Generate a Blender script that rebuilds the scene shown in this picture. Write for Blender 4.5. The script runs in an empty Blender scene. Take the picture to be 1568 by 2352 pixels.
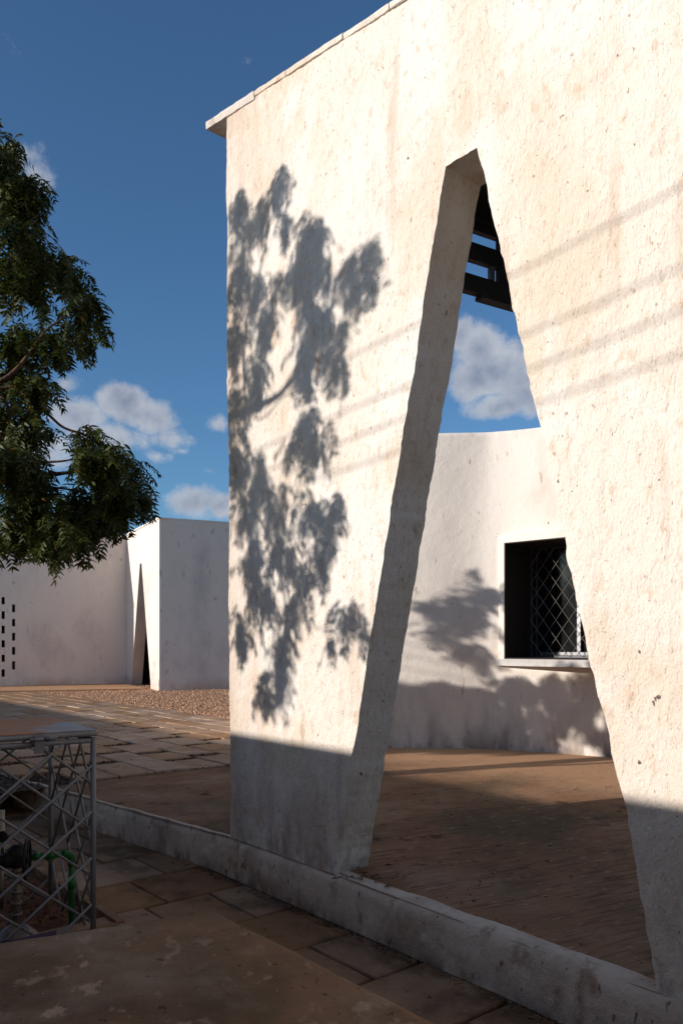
import bpy, math, random
import numpy as np
from mathutils import Vector
R = math.radians
random.seed(7); rng = np.random.default_rng(11)
S = bpy.context.scene
COL = S.collection

# ------------------------------------------------------------------ camera
CAMZ = 1.31
cd = bpy.data.cameras.new('camera'); cam = bpy.data.objects.new('camera', cd); COL.objects.link(cam)
cam.location = (0, 0, CAMZ); cam.rotation_euler = (R(90), 0, 0)
cd.sensor_fit = 'HORIZONTAL'; cd.sensor_width = 36.0; cd.lens = 36.0*1800/1568
cd.shift_y = (1480-1176)/1568.0; cd.clip_start = 0.05; cd.clip_end = 2000
S.camera = cam

# ------------------------------------------------------------------ sun, sky, exposure
SUN_AZ = R(-112.0)           # measured from +Y towards +X
SUN_EL = math.atan(0.258)
sdir = Vector((math.sin(SUN_AZ)*math.cos(SUN_EL), math.cos(SUN_AZ)*math.cos(SUN_EL), math.sin(SUN_EL)))
sl = bpy.data.lights.new('sun', 'SUN'); sl.energy = 4.9; sl.angle = R(0.53); sl.color = (1.0, 0.925, 0.855)
so = bpy.data.objects.new('sun', sl); COL.objects.link(so)
so.rotation_euler = sdir.to_track_quat('Z', 'Y').to_euler()
S.view_settings.view_transform = 'Standard'; S.view_settings.look = 'None'
S.view_settings.gamma = 1; S.view_settings.exposure = 0.0; S.view_settings.use_curve_mapping = False

SKY_STRENGTH = 0.126
w = bpy.data.worlds.new('World'); S.world = w; w.use_nodes = True
def world():
    nt = w.node_tree; nt.nodes.clear(); N = nt.nodes.new; L = nt.links.new
    out = N('ShaderNodeOutputWorld'); bg = N('ShaderNodeBackground'); L(bg.outputs[0], out.inputs[0])
    sky = N('ShaderNodeTexSky'); sky.sky_type = 'NISHITA'; sky.sun_disc = False
    sky.sun_elevation = SUN_EL; sky.sun_rotation = SUN_AZ % (2*math.pi)
    sky.altitude = 600; sky.air_density = 1.0; sky.dust_density = 0.5; sky.ozone_density = 1.6
    tint = N('ShaderNodeMix'); tint.data_type = 'RGBA'; tint.blend_type = 'MULTIPLY'; tint.inputs[0].default_value = 1
    L(sky.outputs[0], tint.inputs[6]); tint.inputs[7].default_value = (0.56, 0.84, 1.08, 1)
    tc = N('ShaderNodeTexCoord'); sep = N('ShaderNodeSeparateXYZ'); L(tc.outputs['Generated'], sep.inputs[0])
    def M(op, a, b=None, c=None, clamp=False):
        m = N('ShaderNodeMath'); m.operation = op; m.use_clamp = clamp
        for i, v in enumerate((a, b, c)):
            if v is None: continue
            if isinstance(v, (int, float)): m.inputs[i].default_value = v
            else: L(v, m.inputs[i])
        return m.outputs[0]
    az = M('ARCTAN2', sep.outputs[0], sep.outputs[1]); el = M('ARCSINE', sep.outputs[2])
    # azimuth / elevation (radians) of the clouds; a few stand in view, the added unseen ones follow below
    def AE(px, py):
        u = (px-784)/1800; v = (1480-py)/1800
        return math.atan(u), math.atan2(v, math.hypot(1, u))
    blobs = []
    for px, py, rx, ry, s in [(1060, 770, 34, 40, .95), (1105, 800, 60, 55, 1), (1150, 850, 78, 62, 1), (1210, 900, 70, 55, 1),
                              (1090, 870, 62, 55, .95), (1150, 930, 85, 32, .9), (1270, 880, 70, 60, .8),
                              (170, 960, 75, 46, .75), (285, 925, 60, 42, .85), (340, 955, 70, 40, .8), (240, 1000, 110, 36, .6), (395, 1010, 60, 30, .5),
                              (360, 1050, 40, 20, .45), (90, 1020, 110, 60, .6), (150, 880, 38, 22, .45), (85, 400, 48, 60, .42), (45, 360, 30, 40, .45),
                              (450, 1150, 72, 42, .8), (510, 1160, 55, 36, .7), (415, 1035, 30, 12, .4), (500, 975, 36, 26, .5), (568, 140, 22, 17, .22), (480, 1080, 22, 12, .3),
                              (40, 110, 50, 40, .12)]:
        a, e_ = AE(px, py); blobs.append((a, e_, rx/1800, ry/1800, s))
    acc = None
    for a, e_, rx, ry, s in blobs:
        dx = M('MULTIPLY', M('SUBTRACT', az, a), 1/rx); dy = M('MULTIPLY', M('SUBTRACT', el, e_), 1/ry)
        r = M('SQRT', M('ADD', M('MULTIPLY', dx, dx), M('MULTIPLY', dy, dy)))
        v = M('MULTIPLY', M('SUBTRACT', 1.35, r, clamp=False), s)
        acc = v if acc is None else M('MAXIMUM', acc, v)
    def noise(scale, detail, rough, off=0.0):
        mp = N('ShaderNodeMapping'); L(tc.outputs['Generated'], mp.inputs[0]); mp.inputs['Location'].default_value = (off, off, off)
        n = N('ShaderNodeTexNoise'); L(mp.outputs[0], n.inputs[0]); n.inputs['Scale'].default_value = scale
        n.inputs['Detail'].default_value = detail; n.inputs['Roughness'].default_value = rough
        return n.outputs[0]
    nz = noise(30, 9, .68); nz2 = noise(13, 4, .55, 3.1); nz3 = noise(26, 6, .6, .012)
    # scattered clouds added outside the view to lend the shade more neutral light
    rnd_ = M('MULTIPLY', M('SUBTRACT', noise(2.6, 5, .55, 1.7), .47), 7.5)
    band = M('MULTIPLY', M('SUBTRACT', M('ABSOLUTE', az), .62), 5.0, clamp=True)
    acc = M('MAXIMUM', acc, M('SUBTRACT', M('MULTIPLY', rnd_, band), M('MULTIPLY', M('SUBTRACT', 1.0, band), 2.0)))
    dens = M('ADD', acc, M('MULTIPLY', M('SUBTRACT', nz, .5), 1.15)); dens = M('ADD', dens, M('MULTIPLY', M('SUBTRACT', nz2, .5), .9))
    mr = N('ShaderNodeMapRange'); mr.interpolation_type = 'SMOOTHSTEP'; L(dens, mr.inputs[0])
    mr.inputs[1].default_value = .20; mr.inputs[2].default_value = .72
    # thin edges are paler sky, thick cores vary from sunlit white to lavender grey
    shade = N('ShaderNodeMapRange'); L(M('ADD', M('MULTIPLY', M('SUBTRACT', 1.05, dens), .55), M('MULTIPLY', M('SUBTRACT', nz3, .5), 1.3)), shade.inputs[0])
    shade.inputs[1].default_value = -.25; shade.inputs[2].default_value = .65
    cc = N('ShaderNodeMix'); cc.data_type = 'RGBA'; L(shade.outputs[0], cc.inputs[0])
    cc.inputs[6].default_value = (.25, .285, .38, 1); cc.inputs[7].default_value = (.60, .63, .68, 1)
    sc = N('ShaderNodeMix'); sc.data_type = 'RGBA'; sc.blend_type = 'MULTIPLY'; sc.inputs[0].default_value = 1
    L(cc.outputs[2], sc.inputs[6]); k = 1/SKY_STRENGTH; sc.inputs[7].default_value = (k, k, k, 1)
    fin = N('ShaderNodeMix'); fin.data_type = 'RGBA'; L(M('MULTIPLY', mr.outputs[0], .9), fin.inputs[0])
    L(tint.outputs[2], fin.inputs[6]); L(sc.outputs[2], fin.inputs[7])
    L(fin.outputs[2], bg.inputs[0]); bg.inputs[1].default_value = SKY_STRENGTH
world()

# ------------------------------------------------------------------ numpy noise
TAB = rng.random((64, 64, 64))
def vnoise(P, scale, seed=0):
    Q = P*scale + seed*17.37
    I = np.floor(Q).astype(int); F = Q-I; F = F*F*(3-2*F)
    r = 0
    for dx in (0, 1):
        for dy in (0, 1):
            for dz in (0, 1):
                wgt = (F[:, 0] if dx else 1-F[:, 0])*(F[:, 1] if dy else 1-F[:, 1])*(F[:, 2] if dz else 1-F[:, 2])
                r = r + wgt*TAB[(I[:, 0]+dx) % 64, (I[:, 1]+dy) % 64, (I[:, 2]+dz) % 64]
    return r-.5
def rough_plaster(P, amp=1.0):
    """plaster relief in metres for world points P (n,3)"""
    Q = P.copy(); Q[:, 2] *= .62
    h = vnoise(P, 1.1, 1)*.020 + vnoise(P, 3.7, 2)*.008 + vnoise(Q, 11, 3)*.006 + vnoise(Q, 27, 4)*.0045
    b = vnoise(Q, 44, 5); h += np.clip(b, 0, 1)**1.2*.010
    h += vnoise(Q, 75, 6)*.0022
    return h*amp

# ------------------------------------------------------------------ object helpers
def link(name, me, m=None, parent=None, kind=None):
    o = bpy.data.objects.new(name, me); COL.objects.link(o)
    if m and me is not None and not me.materials: me.materials.append(m)
    if parent: o.parent = parent
    if kind: o['kind'] = kind
    return o
def mesh(name, V, F, smooth=False):
    me = bpy.data.meshes.new(name); me.from_pydata([tuple(map(float, v)) for v in V], [], F)
    if smooth: me.polygons.foreach_set('use_smooth', [True]*len(me.polygons))
    me.update(); return me
def fastmesh(name, V, F, smooth=False):
    """V (n,3) array, F (m,k) array of equal polygons"""
    V = np.asarray(V, dtype=np.float32); F = np.asarray(F, dtype=np.int32); k = F.shape[1]
    me = bpy.data.meshes.new(name)
    me.vertices.add(len(V)); me.vertices.foreach_set('co', V.ravel())
    me.loops.add(F.size); me.loops.foreach_set('vertex_index', F.ravel())
    me.polygons.add(len(F)); me.polygons.foreach_set('loop_start', np.arange(0, F.size, k, dtype=np.int32))
    me.polygons.foreach_set('loop_total', np.full(len(F), k, dtype=np.int32))
    if smooth: me.polygons.foreach_set('use_smooth', np.ones(len(F), dtype=bool))
    me.update(calc_edges=True); me.validate(); return me
def tag(o, label, cat, group=None):
    o['label'] = label; o['category'] = cat
    if group: o['group'] = group
    return o
def empty(name, loc=(0, 0, 0)):
    o = bpy.data.objects.new(name, None); COL.objects.link(o); o.location = loc; return o
class MB:
    def __init__(s): s.V = []; s.F = []
    def box(s, c0, ax, ay, az):
        """box with corner c0 and edge vectors"""
        c0, ax, ay, az = map(Vector, (c0, ax, ay, az)); b = len(s.V)
        for k in (0, 1):
            for j in (0, 1):
                for i in (0, 1): s.V.append(c0+ax*i+ay*j+az*k)
        s.F += [[b+i for i in f] for f in ((0, 2, 3, 1), (4, 5, 7, 6), (0, 1, 5, 4), (2, 6, 7, 3), (0, 4, 6, 2), (1, 3, 7, 5))]
    def tube(s, pts, rad, n=8, caps=True):
        pts = [Vector(p) for p in pts]; rad = rad if isinstance(rad, (list, tuple)) else [rad]*len(pts)
        b = len(s.V); up = None
        for i, p in enumerate(pts):
            d = (pts[min(i+1, len(pts)-1)]-pts[max(i-1, 0)]).normalized()
            if up is None: up = Vector((0, 0, 1)) if abs(d.z) < .9 else Vector((1, 0, 0))
            x = d.cross(up).normalized(); y = x.cross(d).normalized(); up = y
            for k in range(n):
                a = 2*math.pi*k/n; s.V.append(p+(x*math.cos(a)+y*math.sin(a))*rad[i])
        for i in range(len(pts)-1):
            for k in range(n):
                k2 = (k+1) % n; s.F.append([b+i*n+k, b+i*n+k2, b+(i+1)*n+k2, b+(i+1)*n+k])
        if caps:
            s.F.append([b+k for k in range(n)][::-1]); s.F.append([b+(len(pts)-1)*n+k for k in range(n)])
    def prism(s, poly, off):
        off = Vector(off); b = len(s.V); n = len(poly)
        s.V += [Vector(p) for p in poly]+[Vector(p)+off for p in poly]
        s.F.append([b+i for i in range(n)]); s.F.append([b+n+i for i in range(n)][::-1])
        for i in range(n):
            j = (i+1) % n; s.F.append([b+j, b+i, b+n+i, b+n+j])
    def obj(s, name, m, parent=None, kind=None, smooth=False):
        me = mesh(name, s.V, s.F, smooth)
        if smooth:
            me.polygons.foreach_set('use_smooth', [len(p.vertices) == 4 for p in me.polygons])
        return link(name, me, m, parent, kind)

# frame of the big wall: t along it towards the camera, D out of its face, z up (0 = terrace)
P1 = Vector((-.757, 5.30, 0))
TE = Vector((math.sin(R(140.5)), math.cos(R(140.5)), 0)); NE = Vector((math.sin(R(50.5)), math.cos(R(50.5)), 0))
def W(t, D, z=0.0): return P1+TE*t-NE*D+Vector((0, 0, z))
def WA(t, D, z):
    t = np.asarray(t, float); D = np.asarray(D, float); z = np.asarray(z, float)
    t, D, z = np.broadcast_arrays(t, D, z)
    return np.stack([P1.x+TE.x*t-NE.x*D, P1.y+TE.y*t-NE.y*D, z], -1)
def AT(px, py, Z):   # picks a place in the world at depth Z from a survey reading
    return Vector(((px-784)/1800*Z, Z, CAMZ-(py-1480)/1800*Z))

# ------------------------------------------------------------------ materials
def mat(name, base, rough=.85, layers=(), bumps=(), metal=0.0, spec=.3, sss=None, trans=0, two=None, axis_tint=None):
    """layers: (colour, scale, lo, hi, (sx,sy,sz), detail, zband or None); bumps: (scale, metres, (sx,sy,sz), detail)"""
    m = bpy.data.materials.new(name); m.use_nodes = True; nt = m.node_tree; N = nt.nodes.new; L = nt.links.new
    bs = nt.nodes['Principled BSDF']; bs.inputs['Roughness'].default_value = rough
    bs.inputs['Metallic'].default_value = metal; bs.inputs['Specular IOR Level'].default_value = spec
    geo = N('ShaderNodeNewGeometry'); cur = None
    def noise(scale, st, detail, off):
        src = geo.outputs['Position']
        if len(st) > 3:
            ro = N('ShaderNodeMapping'); L(src, ro.inputs[0]); ro.inputs['Rotation'].default_value = (0, 0, R(st[3])); src = ro.outputs[0]; st = st[:3]
        mp = N('ShaderNodeMapping'); L(src, mp.inputs[0]); mp.inputs['Scale'].default_value = st
        mp.inputs['Location'].default_value = (off, off*.7, off*.3)
        n = N('ShaderNodeTexNoise'); L(mp.outputs[0], n.inputs[0]); n.inputs['Scale'].default_value = scale
        n.inputs['Detail'].default_value = detail; n.inputs['Roughness'].default_value = .6; return n.outputs[0]
    for i, ly in enumerate(layers):
        c, sc, lo, hi, st, det, zb = ly
        mr = N('ShaderNodeMapRange'); mr.interpolation_type = 'SMOOTHSTEP'
        L(noise(sc, st, det, i*3.7), mr.inputs[0]); mr.inputs[1].default_value = lo; mr.inputs[2].default_value = hi
        f = mr.outputs[0]
        if len(c) > 3:
            q = N('ShaderNodeMath'); q.operation = 'MULTIPLY'; L(f, q.inputs[0]); q.inputs[1].default_value = c[3]; f = q.outputs[0]
        if zb:
            sp = N('ShaderNodeSeparateXYZ'); L(geo.outputs['Position'], sp.inputs[0])
            ad = N('ShaderNodeMath'); ad.operation = 'MULTIPLY_ADD'; L(noise(2.2, (1, 1, .3), 5, 9), ad.inputs[0]); ad.inputs[1].default_value = -(zb[1]-zb[0])*.9; L(sp.outputs[2], ad.inputs[2])
            zr = N('ShaderNodeMapRange'); L(ad.outputs[0], zr.inputs[0]); zr.inputs[1].default_value = zb[0]-(zb[1]-zb[0])*.45; zr.inputs[2].default_value = zb[1]-(zb[1]-zb[0])*.45
            zr.inputs[3].default_value = 1; zr.inputs[4].default_value = 0
            q = N('ShaderNodeMath'); q.operation = 'MULTIPLY'; L(f, q.inputs[0]); L(zr.outputs[0], q.inputs[1]); f = q.outputs[0]
        mx = N('ShaderNodeMix'); mx.data_type = 'RGBA'; L(f, mx.inputs[0])
        if cur is None: mx.inputs[6].default_value = (*base, 1)
        else: L(cur, mx.inputs[6])
        mx.inputs[7].default_value = (*c[:3], 1); cur = mx.outputs[2]
    for dcol, d0, d1, axis, off in (axis_tint or ()):
        vm = N('ShaderNodeVectorMath'); vm.operation = 'DOT_PRODUCT'; L(geo.outputs['Position'], vm.inputs[0]); vm.inputs[1].default_value = tuple(axis)
        ad = N('ShaderNodeMath'); ad.operation = 'MULTIPLY_ADD'; L(noise(.9, U, 9, 4.4), ad.inputs[0]); ad.inputs[1].default_value = abs(d1-d0)*1.6; L(vm.outputs['Value'], ad.inputs[2])
        zr = N('ShaderNodeMapRange'); zr.interpolation_type = 'SMOOTHSTEP'; L(ad.outputs[0], zr.inputs[0]); c_ = off+abs(d1-d0)*.8
        zr.inputs[1].default_value = c_+d0; zr.inputs[2].default_value = c_+d1
        q = N('ShaderNodeMath'); q.operation = 'MULTIPLY'; L(zr.outputs[0], q.inputs[0]); q.inputs[1].default_value = dcol[3]
        mx = N('ShaderNodeMix'); mx.data_type = 'RGBA'; L(q.outputs[0], mx.inputs[0]); L(cur, mx.inputs[6]); mx.inputs[7].default_value = (*dcol[:3], 1); cur = mx.outputs[2]
    if two:   # each separate object gets its own tone
        oi = N('ShaderNodeObjectInfo'); hv = N('ShaderNodeMapRange'); L(oi.outputs['Random'], hv.inputs[0]); hv.inputs[3].default_value = two[0]; hv.inputs[4].default_value = two[1]
        hs = N('ShaderNodeHueSaturation'); L(hv.outputs[0], hs.inputs['Value'])
        h2 = N('ShaderNodeMath'); h2.operation = 'MULTIPLY_ADD'; L(oi.outputs['Random'], h2.inputs[0]); h2.inputs[1].default_value = -.3; h2.inputs[2].default_value = 1.15; L(h2.outputs[0], hs.inputs['Saturation'])
        L(cur, hs.inputs['Color']) if cur is not None else setattr(hs.inputs['Color'], 'default_value', (*base, 1)); cur = hs.outputs[0]
    if cur is None: bs.inputs['Base Color'].default_value = (*base, 1)
    else: L(cur, bs.inputs['Base Color'])
    nrm = None
    for i, (sc, dist, st, det) in enumerate(bumps):
        b = N('ShaderNodeBump'); b.inputs['Distance'].default_value = dist; L(noise(sc, st, det, 5+i*2.3), b.inputs['Height'])
        if nrm is not None: L(nrm, b.inputs['Normal'])
        nrm = b.outputs[0]
    if nrm is not None: L(nrm, bs.inputs['Normal'])
    if trans: bs.inputs['Transmission Weight'].default_value = trans
    return m
U = (1, 1, 1)
M_wall = mat('rough_whitewash', (.85, .765, .67), .9, [
    ((.74, .60, .46, .65), 1.3, .44, .68, (1, 1, .7), 10, None), ((.88, .82, .75, .85), 1.9, .47, .60, (1, 1, .6), 7, None),
    ((.64, .45, .31, .55), 24, .54, .72, (1, 1, .55), 8, None),
    ((.52, .32, .19, .6), 5.5, .60, .73, (1, 1, .6), 12, None), ((.60, .44, .32, .5), 5, .53, .70, (1, 1, .12), 9, None), ((.36, .22, .14, .75), 52, .62, .72, (1, 1, .6), 4, None),
    ((.09, .06, .05, .9), 19, .71, .75, U, 3, None),
    ((.48, .36, .27, .8), 5, .40, .64, (1, 1, .4), 9, (-.1, .8)), ((.28, .18, .12, .85), 15, .45, .62, (1, 1, .5), 9, (-.3, .40))],
    [(34, .011, (1, 1, .6, 50), 4), (95, .008, (1, 1, .55), 5), (230, .003, U, 3)], spec=.12,
    axis_tint=(((.50, .36, .255, .55), -.42, .12, -TE, -P1.dot(TE)), ))
M_curb = mat('kerb_whitewash', (.64, .51, .40), .92, [
    ((.44, .33, .245, .85), 2.6, .42, .64, U, 9, None), ((.30, .19, .125, .8), 8, .52, .68, (1, 1, .6), 9, None),
    ((.72, .60, .49, .7), 6, .54, .68, U, 8, None), ((.10, .066, .05, .85), 24, .62, .70, (1, 1, .5), 6, None), ((.14, .09, .06, .95), 6, .38, .62, (1, 1, .5), 8, (-.29, -.14))],
    [(30, .012, (1, 1, .7), 6), (110, .004, U, 4)], spec=.1)
M_back = mat('smooth_whitewash', (.82, .745, .665), .9, [
    ((.66, .57, .47, .7), 1.7, .50, .72, (1, 1, .5), 7, None), ((.45, .32, .22, .7), 12, .62, .72, (1, 1, .35), 7, None),
    ((.16, .11, .09, .8), 30, .70, .74, (1, 1, .5), 3, None),
    ((.45, .40, .36, .7), 4, .38, .62, (1, 1, .35), 8, (.1, .9)), ((.17, .11, .07, .85), 5, .42, .58, (1, 1, .4), 7, (-.1, .32))],
    [(14, .006, U, 5), (70, .003, U, 4)], spec=.15)
M_far = mat('aged_whitewash', (.80, .70, .62), .9, [
    ((.52, .46, .43, .6), .9, .48, .72, (1, 1, .6), 8, None), ((.33, .26, .24, .6), 6, .60, .75, (1, 1, .5), 7, None),
    ((.20, .15, .14, .7), 14, .68, .74, U, 3, None), ((.50, .29, .19, .8), 1.2, .40, .62, (1, 1, .5), 6, (-.1, .35))], [(14, .008, U, 6)], spec=.15)
M_coping = mat('coping_concrete', (.62, .56, .50), .9, [((.40, .30, .23, .8), 7, .50, .66, U, 8, None)], [(50, .006, U, 5)])
gd = (1.0, 1.0, 1.0)
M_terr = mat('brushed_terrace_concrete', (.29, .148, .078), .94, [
    ((.40, .245, .15, .7), 1.3, .46, .66, U, 10, None), ((.13, .095, .056, .85), .8, .44, .62, (1.0, .6, 1), 12, None),
    ((.13, .074, .046, .55), 7, .50, .72, (.4, 1, 1, -28), 12, None),
    ((.09, .052, .033, .7), 46, .50, .66, (.07, 1, 1, -28), 8, None), ((.56, .38, .25, .5), 30, .58, .70, (.4, 1, 1, -28), 8, None),
    ((.05, .032, .024, .9), 4.2, .60, .70, U, 10, None)],
    [(46, .009, (.07, 1, 1, -28), 6), (14, .010, (.5, 1, 1, -28), 7), (60, .004, U, 5)], spec=.1,
    axis_tint=(((.62, .355, .195, .85), 2.3, 4.2, NE, P1.dot(NE)),))  # blends in a paler, warmer tone with distance behind the wall
M_slab = mat('paving_stone', (.225, .135, .082), .9, [
    ((.30, .195, .12, .7), 2.2, .46, .68, U, 9, None), ((.10, .058, .036, .8), 3.0, .48, .66, U, 10, None), ((.38, .28, .19, .5), 25, .60, .72, U, 6, None), ((.06, .04, .028, .7), 12, .60, .70, U, 8, None)],
    [(18, .008, U, 8), (120, .002, U, 3)], spec=.1, two=(.84, 1.12))
M_path = mat('path_paving_stone', (.40, .255, .16), .92, [
    ((.50, .35, .235, .7), 1.2, .46, .66, U, 8, None), ((.20, .115, .072, .7), 2.2, .50, .70, U, 9, None), ((.14, .08, .05, .6), 14, .56, .70, U, 8, None)], [(16, .012, U, 8)], spec=.08, two=(.88, 1.1))
M_soil = mat('red_soil', (.10, .05, .03), .95, [((.18, .09, .05), 12, .45, .65, U, 8, None)], [(40, .02, U, 7)], spec=.1)
M_joint = mat('dark_joint_soil', (.06, .04, .028), .95, [((.12, .08, .055), 9, .45, .65, U, 8, None)], [(60, .01, U, 7)], spec=.1)
M_sand = mat('sandy_ground', (.44, .26, .15), .95, [((.46, .30, .20), 3, .42, .6, U, 8, None), ((.24, .14, .09, .8), 30, .52, .66, U, 6, None)], [(60, .02, U, 7)], spec=.1)
M_pebble = mat('gravel_stone', (.52, .29, .17), .9, [((.64, .42, .28), 9, .46, .6, U, 6, None), ((.28, .16, .11), 21, .55, .6, U, 4, None)], spec=.1)
M_ledge = mat('stained_ledge_concrete', (.150, .094, .056), .85, [
    ((.085, .052, .032, .85), 1.5, .42, .64, U, 9, None), ((.21, .115, .066, .8), 2.6, .50, .68, U, 9, None), ((.21, .165, .12, .7), 1.9, .50, .68, U, 10, None),
    ((.36, .25, .17, .75), 3.1, .63, .655, (1, .55, 1), 8, None), ((.28, .20, .14, .7), 9, .57, .66, (1, .7, 1), 8, None), ((.34, .26, .19, .8), 38, .66, .71, (1, .6, 1), 7, None),
    ((.04, .028, .02, .8), 22, .65, .69, U, 3, None)],
    [(10, .010, U, 9), (90, .002, U, 4)], spec=.12)
M_grey = mat('grey_painted_steel', (.165, .165, .175), .5, [((.19, .19, .20, .6), 30, .5, .7, U, 5, None), ((.10, .05, .03, .8), 25, .68, .74, U, 4, None)], [(90, .0008, U, 3)], spec=.5)
M_lid = mat('rusted_lid_steel', (.30, .31, .33), .6, [((.40, .17, .055), 1.6, .40, .52, (1, 1, 1), 4, None), ((.22, .11, .05, .5), 12, .5, .7, U, 7, None)], [(40, .0012, U, 4)], spec=.5)
M_black = mat('black_frame_paint', (.020, .016, .014), .7, [((.05, .035, .028, .6), 12, .55, .7, U, 5, None)])
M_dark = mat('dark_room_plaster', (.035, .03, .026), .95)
M_brown = mat('dark_brown_surface', (.040, .031, .026), .8, [((.07, .05, .04, .7), 10, .55, .7, U, 6, None)], [(30, .003, U, 4)])
M_sill = mat('grey_window_surround', (.56, .53, .50), .8, [((.42, .38, .34, .6), 9, .5, .7, U, 6, None)], [(50, .0015, U, 4)])
M_sash = mat('grey_window_metal', (.10, .10, .11), .5, metal=.3, spec=.5)
M_alu = mat('pale_aluminium', (.22, .22, .225), .4, metal=.6)
M_steelbar = mat('bare_steel_bar', (.34, .31, .27), .42, metal=.8)
M_glass = mat('window_glass', (.012, .012, .013), .10, spec=.3)
M_green = mat('green_pipe_plastic', (.008, .115, .022), .5, [((.05, .06, .03, .6), 25, .5, .7, U, 7, None)], spec=.3)
M_iron = mat('black_cast_iron', (.018, .015, .014), .5, [((.045, .02, .01, .7), 30, .55, .7, U, 5, None)], spec=.2)
M_zinc = mat('galvanised_pipe', (.18, .155, .13), .5, [((.12, .07, .04, .8), 25, .5, .65, U, 5, None)], metal=.6)
M_purple = mat('purple_pipe_lagging', (.035, .020, .045), .9, bumps=[(90, .006, U, 5)])
M_pvc = mat('pale_plastic', (.42, .40, .36), .5)
M_bark = mat('neem_bark', (.12, .065, .045), .9, [((.055, .032, .024), 20, .45, .65, (1, 1, .3), 6, None)], [(50, .008, (1, 1, .3), 5)])
M_cable = mat('cable_rubber', (.02, .02, .02), .6)
M_bound = mat('boundary_wall_render', (.66, .50, .36), .9, [((.52, .38, .27), 2, .45, .65, U, 7, None)], [(20, .01, U, 5)])
def leaf_mat():
    m = bpy.data.materials.new('neem_leaf'); m.use_nodes = True; nt = m.node_tree; N = nt.nodes.new; L = nt.links.new
    bs = nt.nodes['Principled BSDF']; out = nt.nodes['Material Output']
    geo = N('ShaderNodeNewGeometry'); cr = N('ShaderNodeValToRGB'); L(geo.outputs['Random Per Island'], cr.inputs[0])
    el = cr.color_ramp.elements; el[0].position = 0; el[0].color = (.034, .046, .008, 1); el[1].position = 1; el[1].color = (.23, .08, .012, 1)
    for p, c in ((.4, (.048, .062, .011, 1)), (.8, (.068, .082, .015, 1)), (.975, (.075, .09, .018, 1)), (.987, (.19, .13, .02, 1))):
        q = el.new(p); q.color = c
    L(cr.outputs[0], bs.inputs['Base Color']); bs.inputs['Roughness'].default_value = .5; bs.inputs['Specular IOR Level'].default_value = .2
    tr = N('ShaderNodeBsdfTranslucent'); L(cr.outputs[0], tr.inputs[0]); mx = N('ShaderNodeMixShader'); mx.inputs[0].default_value = .22
    L(bs.outputs[0], mx.inputs[1]); L(tr.outputs[0], mx.inputs[2]); L(mx.outputs[0], out.inputs[0]); return m
M_leaf = leaf_mat()

# ------------------------------------------------------------------ ground, terrace, walkway beds
SUNK_T0, SUNK_T1, SUNK_D1, SUNK_Z = -3.3, 8.0, 6.0, -.25
g = MB()
def quad(mb, t0, t1, d0, d1, z):
    b = len(mb.V); mb.V += [W(t0, d0, z), W(t1, d0, z), W(t1, d1, z), W(t0, d1, z)]; mb.F.append([b, b+1, b+2, b+3])
BIG = 600
quad(g, -BIG, BIG, -BIG, -.1, -.020); quad(g, -BIG, SUNK_T0, -.1, SUNK_D1, -.020); quad(g, SUNK_T1, BIG, -.1, SUNK_D1, -.020); quad(g, -BIG, BIG, SUNK_D1, BIG, -.020)
g.obj('ground', M_sand, kind='structure')
g = MB(); quad(g, SUNK_T0, SUNK_T1, -.1, SUNK_D1, SUNK_Z-.035)
g.box(W(SUNK_T0-.1, -.1, SUNK_Z-.05), TE*.1, -NE*(SUNK_D1+.1), (0, 0, .235))
walk = g.obj('walkway', M_joint, kind='structure')

def grid_mesh(name, A, smooth=True, flip=False):
    """A: (r,c,3) array of points"""
    r, c = A.shape[:2]; idx = np.arange(r*c).reshape(r, c)
    F = np.stack([idx[:-1, :-1], idx[:-1, 1:], idx[1:, 1:], idx[1:, :-1]], -1).reshape(-1, 4)
    if flip: F = F[:, ::-1]
    return fastmesh(name, A.reshape(-1, 3), F, smooth)

# terrace: edge runs from the left end of the wall away to the left
EDG = Vector((math.sin(R(-46)), math.cos(R(-46)), 0))
def edge_line(s): return P1+EDG*s                       # front edge of the terrace left of the wall
mb = MB()
p_in = lambda t: W(t, 0, 0)
# sheet in fine grid (t, f) with f from the front edge back
tt = np.concatenate([np.arange(-2.7, 7.01, .06)]); ff = np.concatenate([np.linspace(0, .4, 9), np.linspace(.46, 3, 40), np.linspace(3.15, 9, 36)])
T, Fd = np.meshgrid(tt, ff)
Dfront = np.where(T < 0, -T*.117, -.0)                  # slanted front edge left of the wall
A = WA(T, Dfront-Fd, 0)
fl = A.reshape(-1, 3); fl[:, 2] += vnoise(fl, .8, 3)*.012+vnoise(fl, 4, 4)*.006
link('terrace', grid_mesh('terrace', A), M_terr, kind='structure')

def kerb(name, path, nrm, z0, rad, wid):
    """path: list of base points on the outer face, nrm: outward unit vector"""
    prof = [(.0, z0), (.004, -.12), (-.003, -.05), (-.012, -.022), (-.03, -.004), (-.055, .004), (-wid, .007), (-wid-.01, -.03)]
    A = []
    for i, p in enumerate(path):
        A.append([p+nrm*a+Vector((0, 0, z)) for a, z in prof_dense(prof)])
    A = np.array([[tuple(v) for v in row] for row in A]); f = A.reshape(-1, 3)
    dis = rough_plaster(f, .9)+vnoise(f, 2.2, 9)*.022; n = np.array(nrm); f += dis[:, None]*n[None]; f[:, 2] += vnoise(f, 5, 8)*.012*(f[:, 2] > z0+.03)
    return grid_mesh(name, A, flip=True)
def prof_dense(p, step=.012):
    o = []
    for (a, z), (b, y) in zip(p[:-1], p[1:]):
        n = max(1, int(math.hypot(a-b, z-y)/step)); o += [(a+(b-a)*i/n, z+(y-z)*i/n) for i in range(n)]
    return o+[p[-1]]
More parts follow.
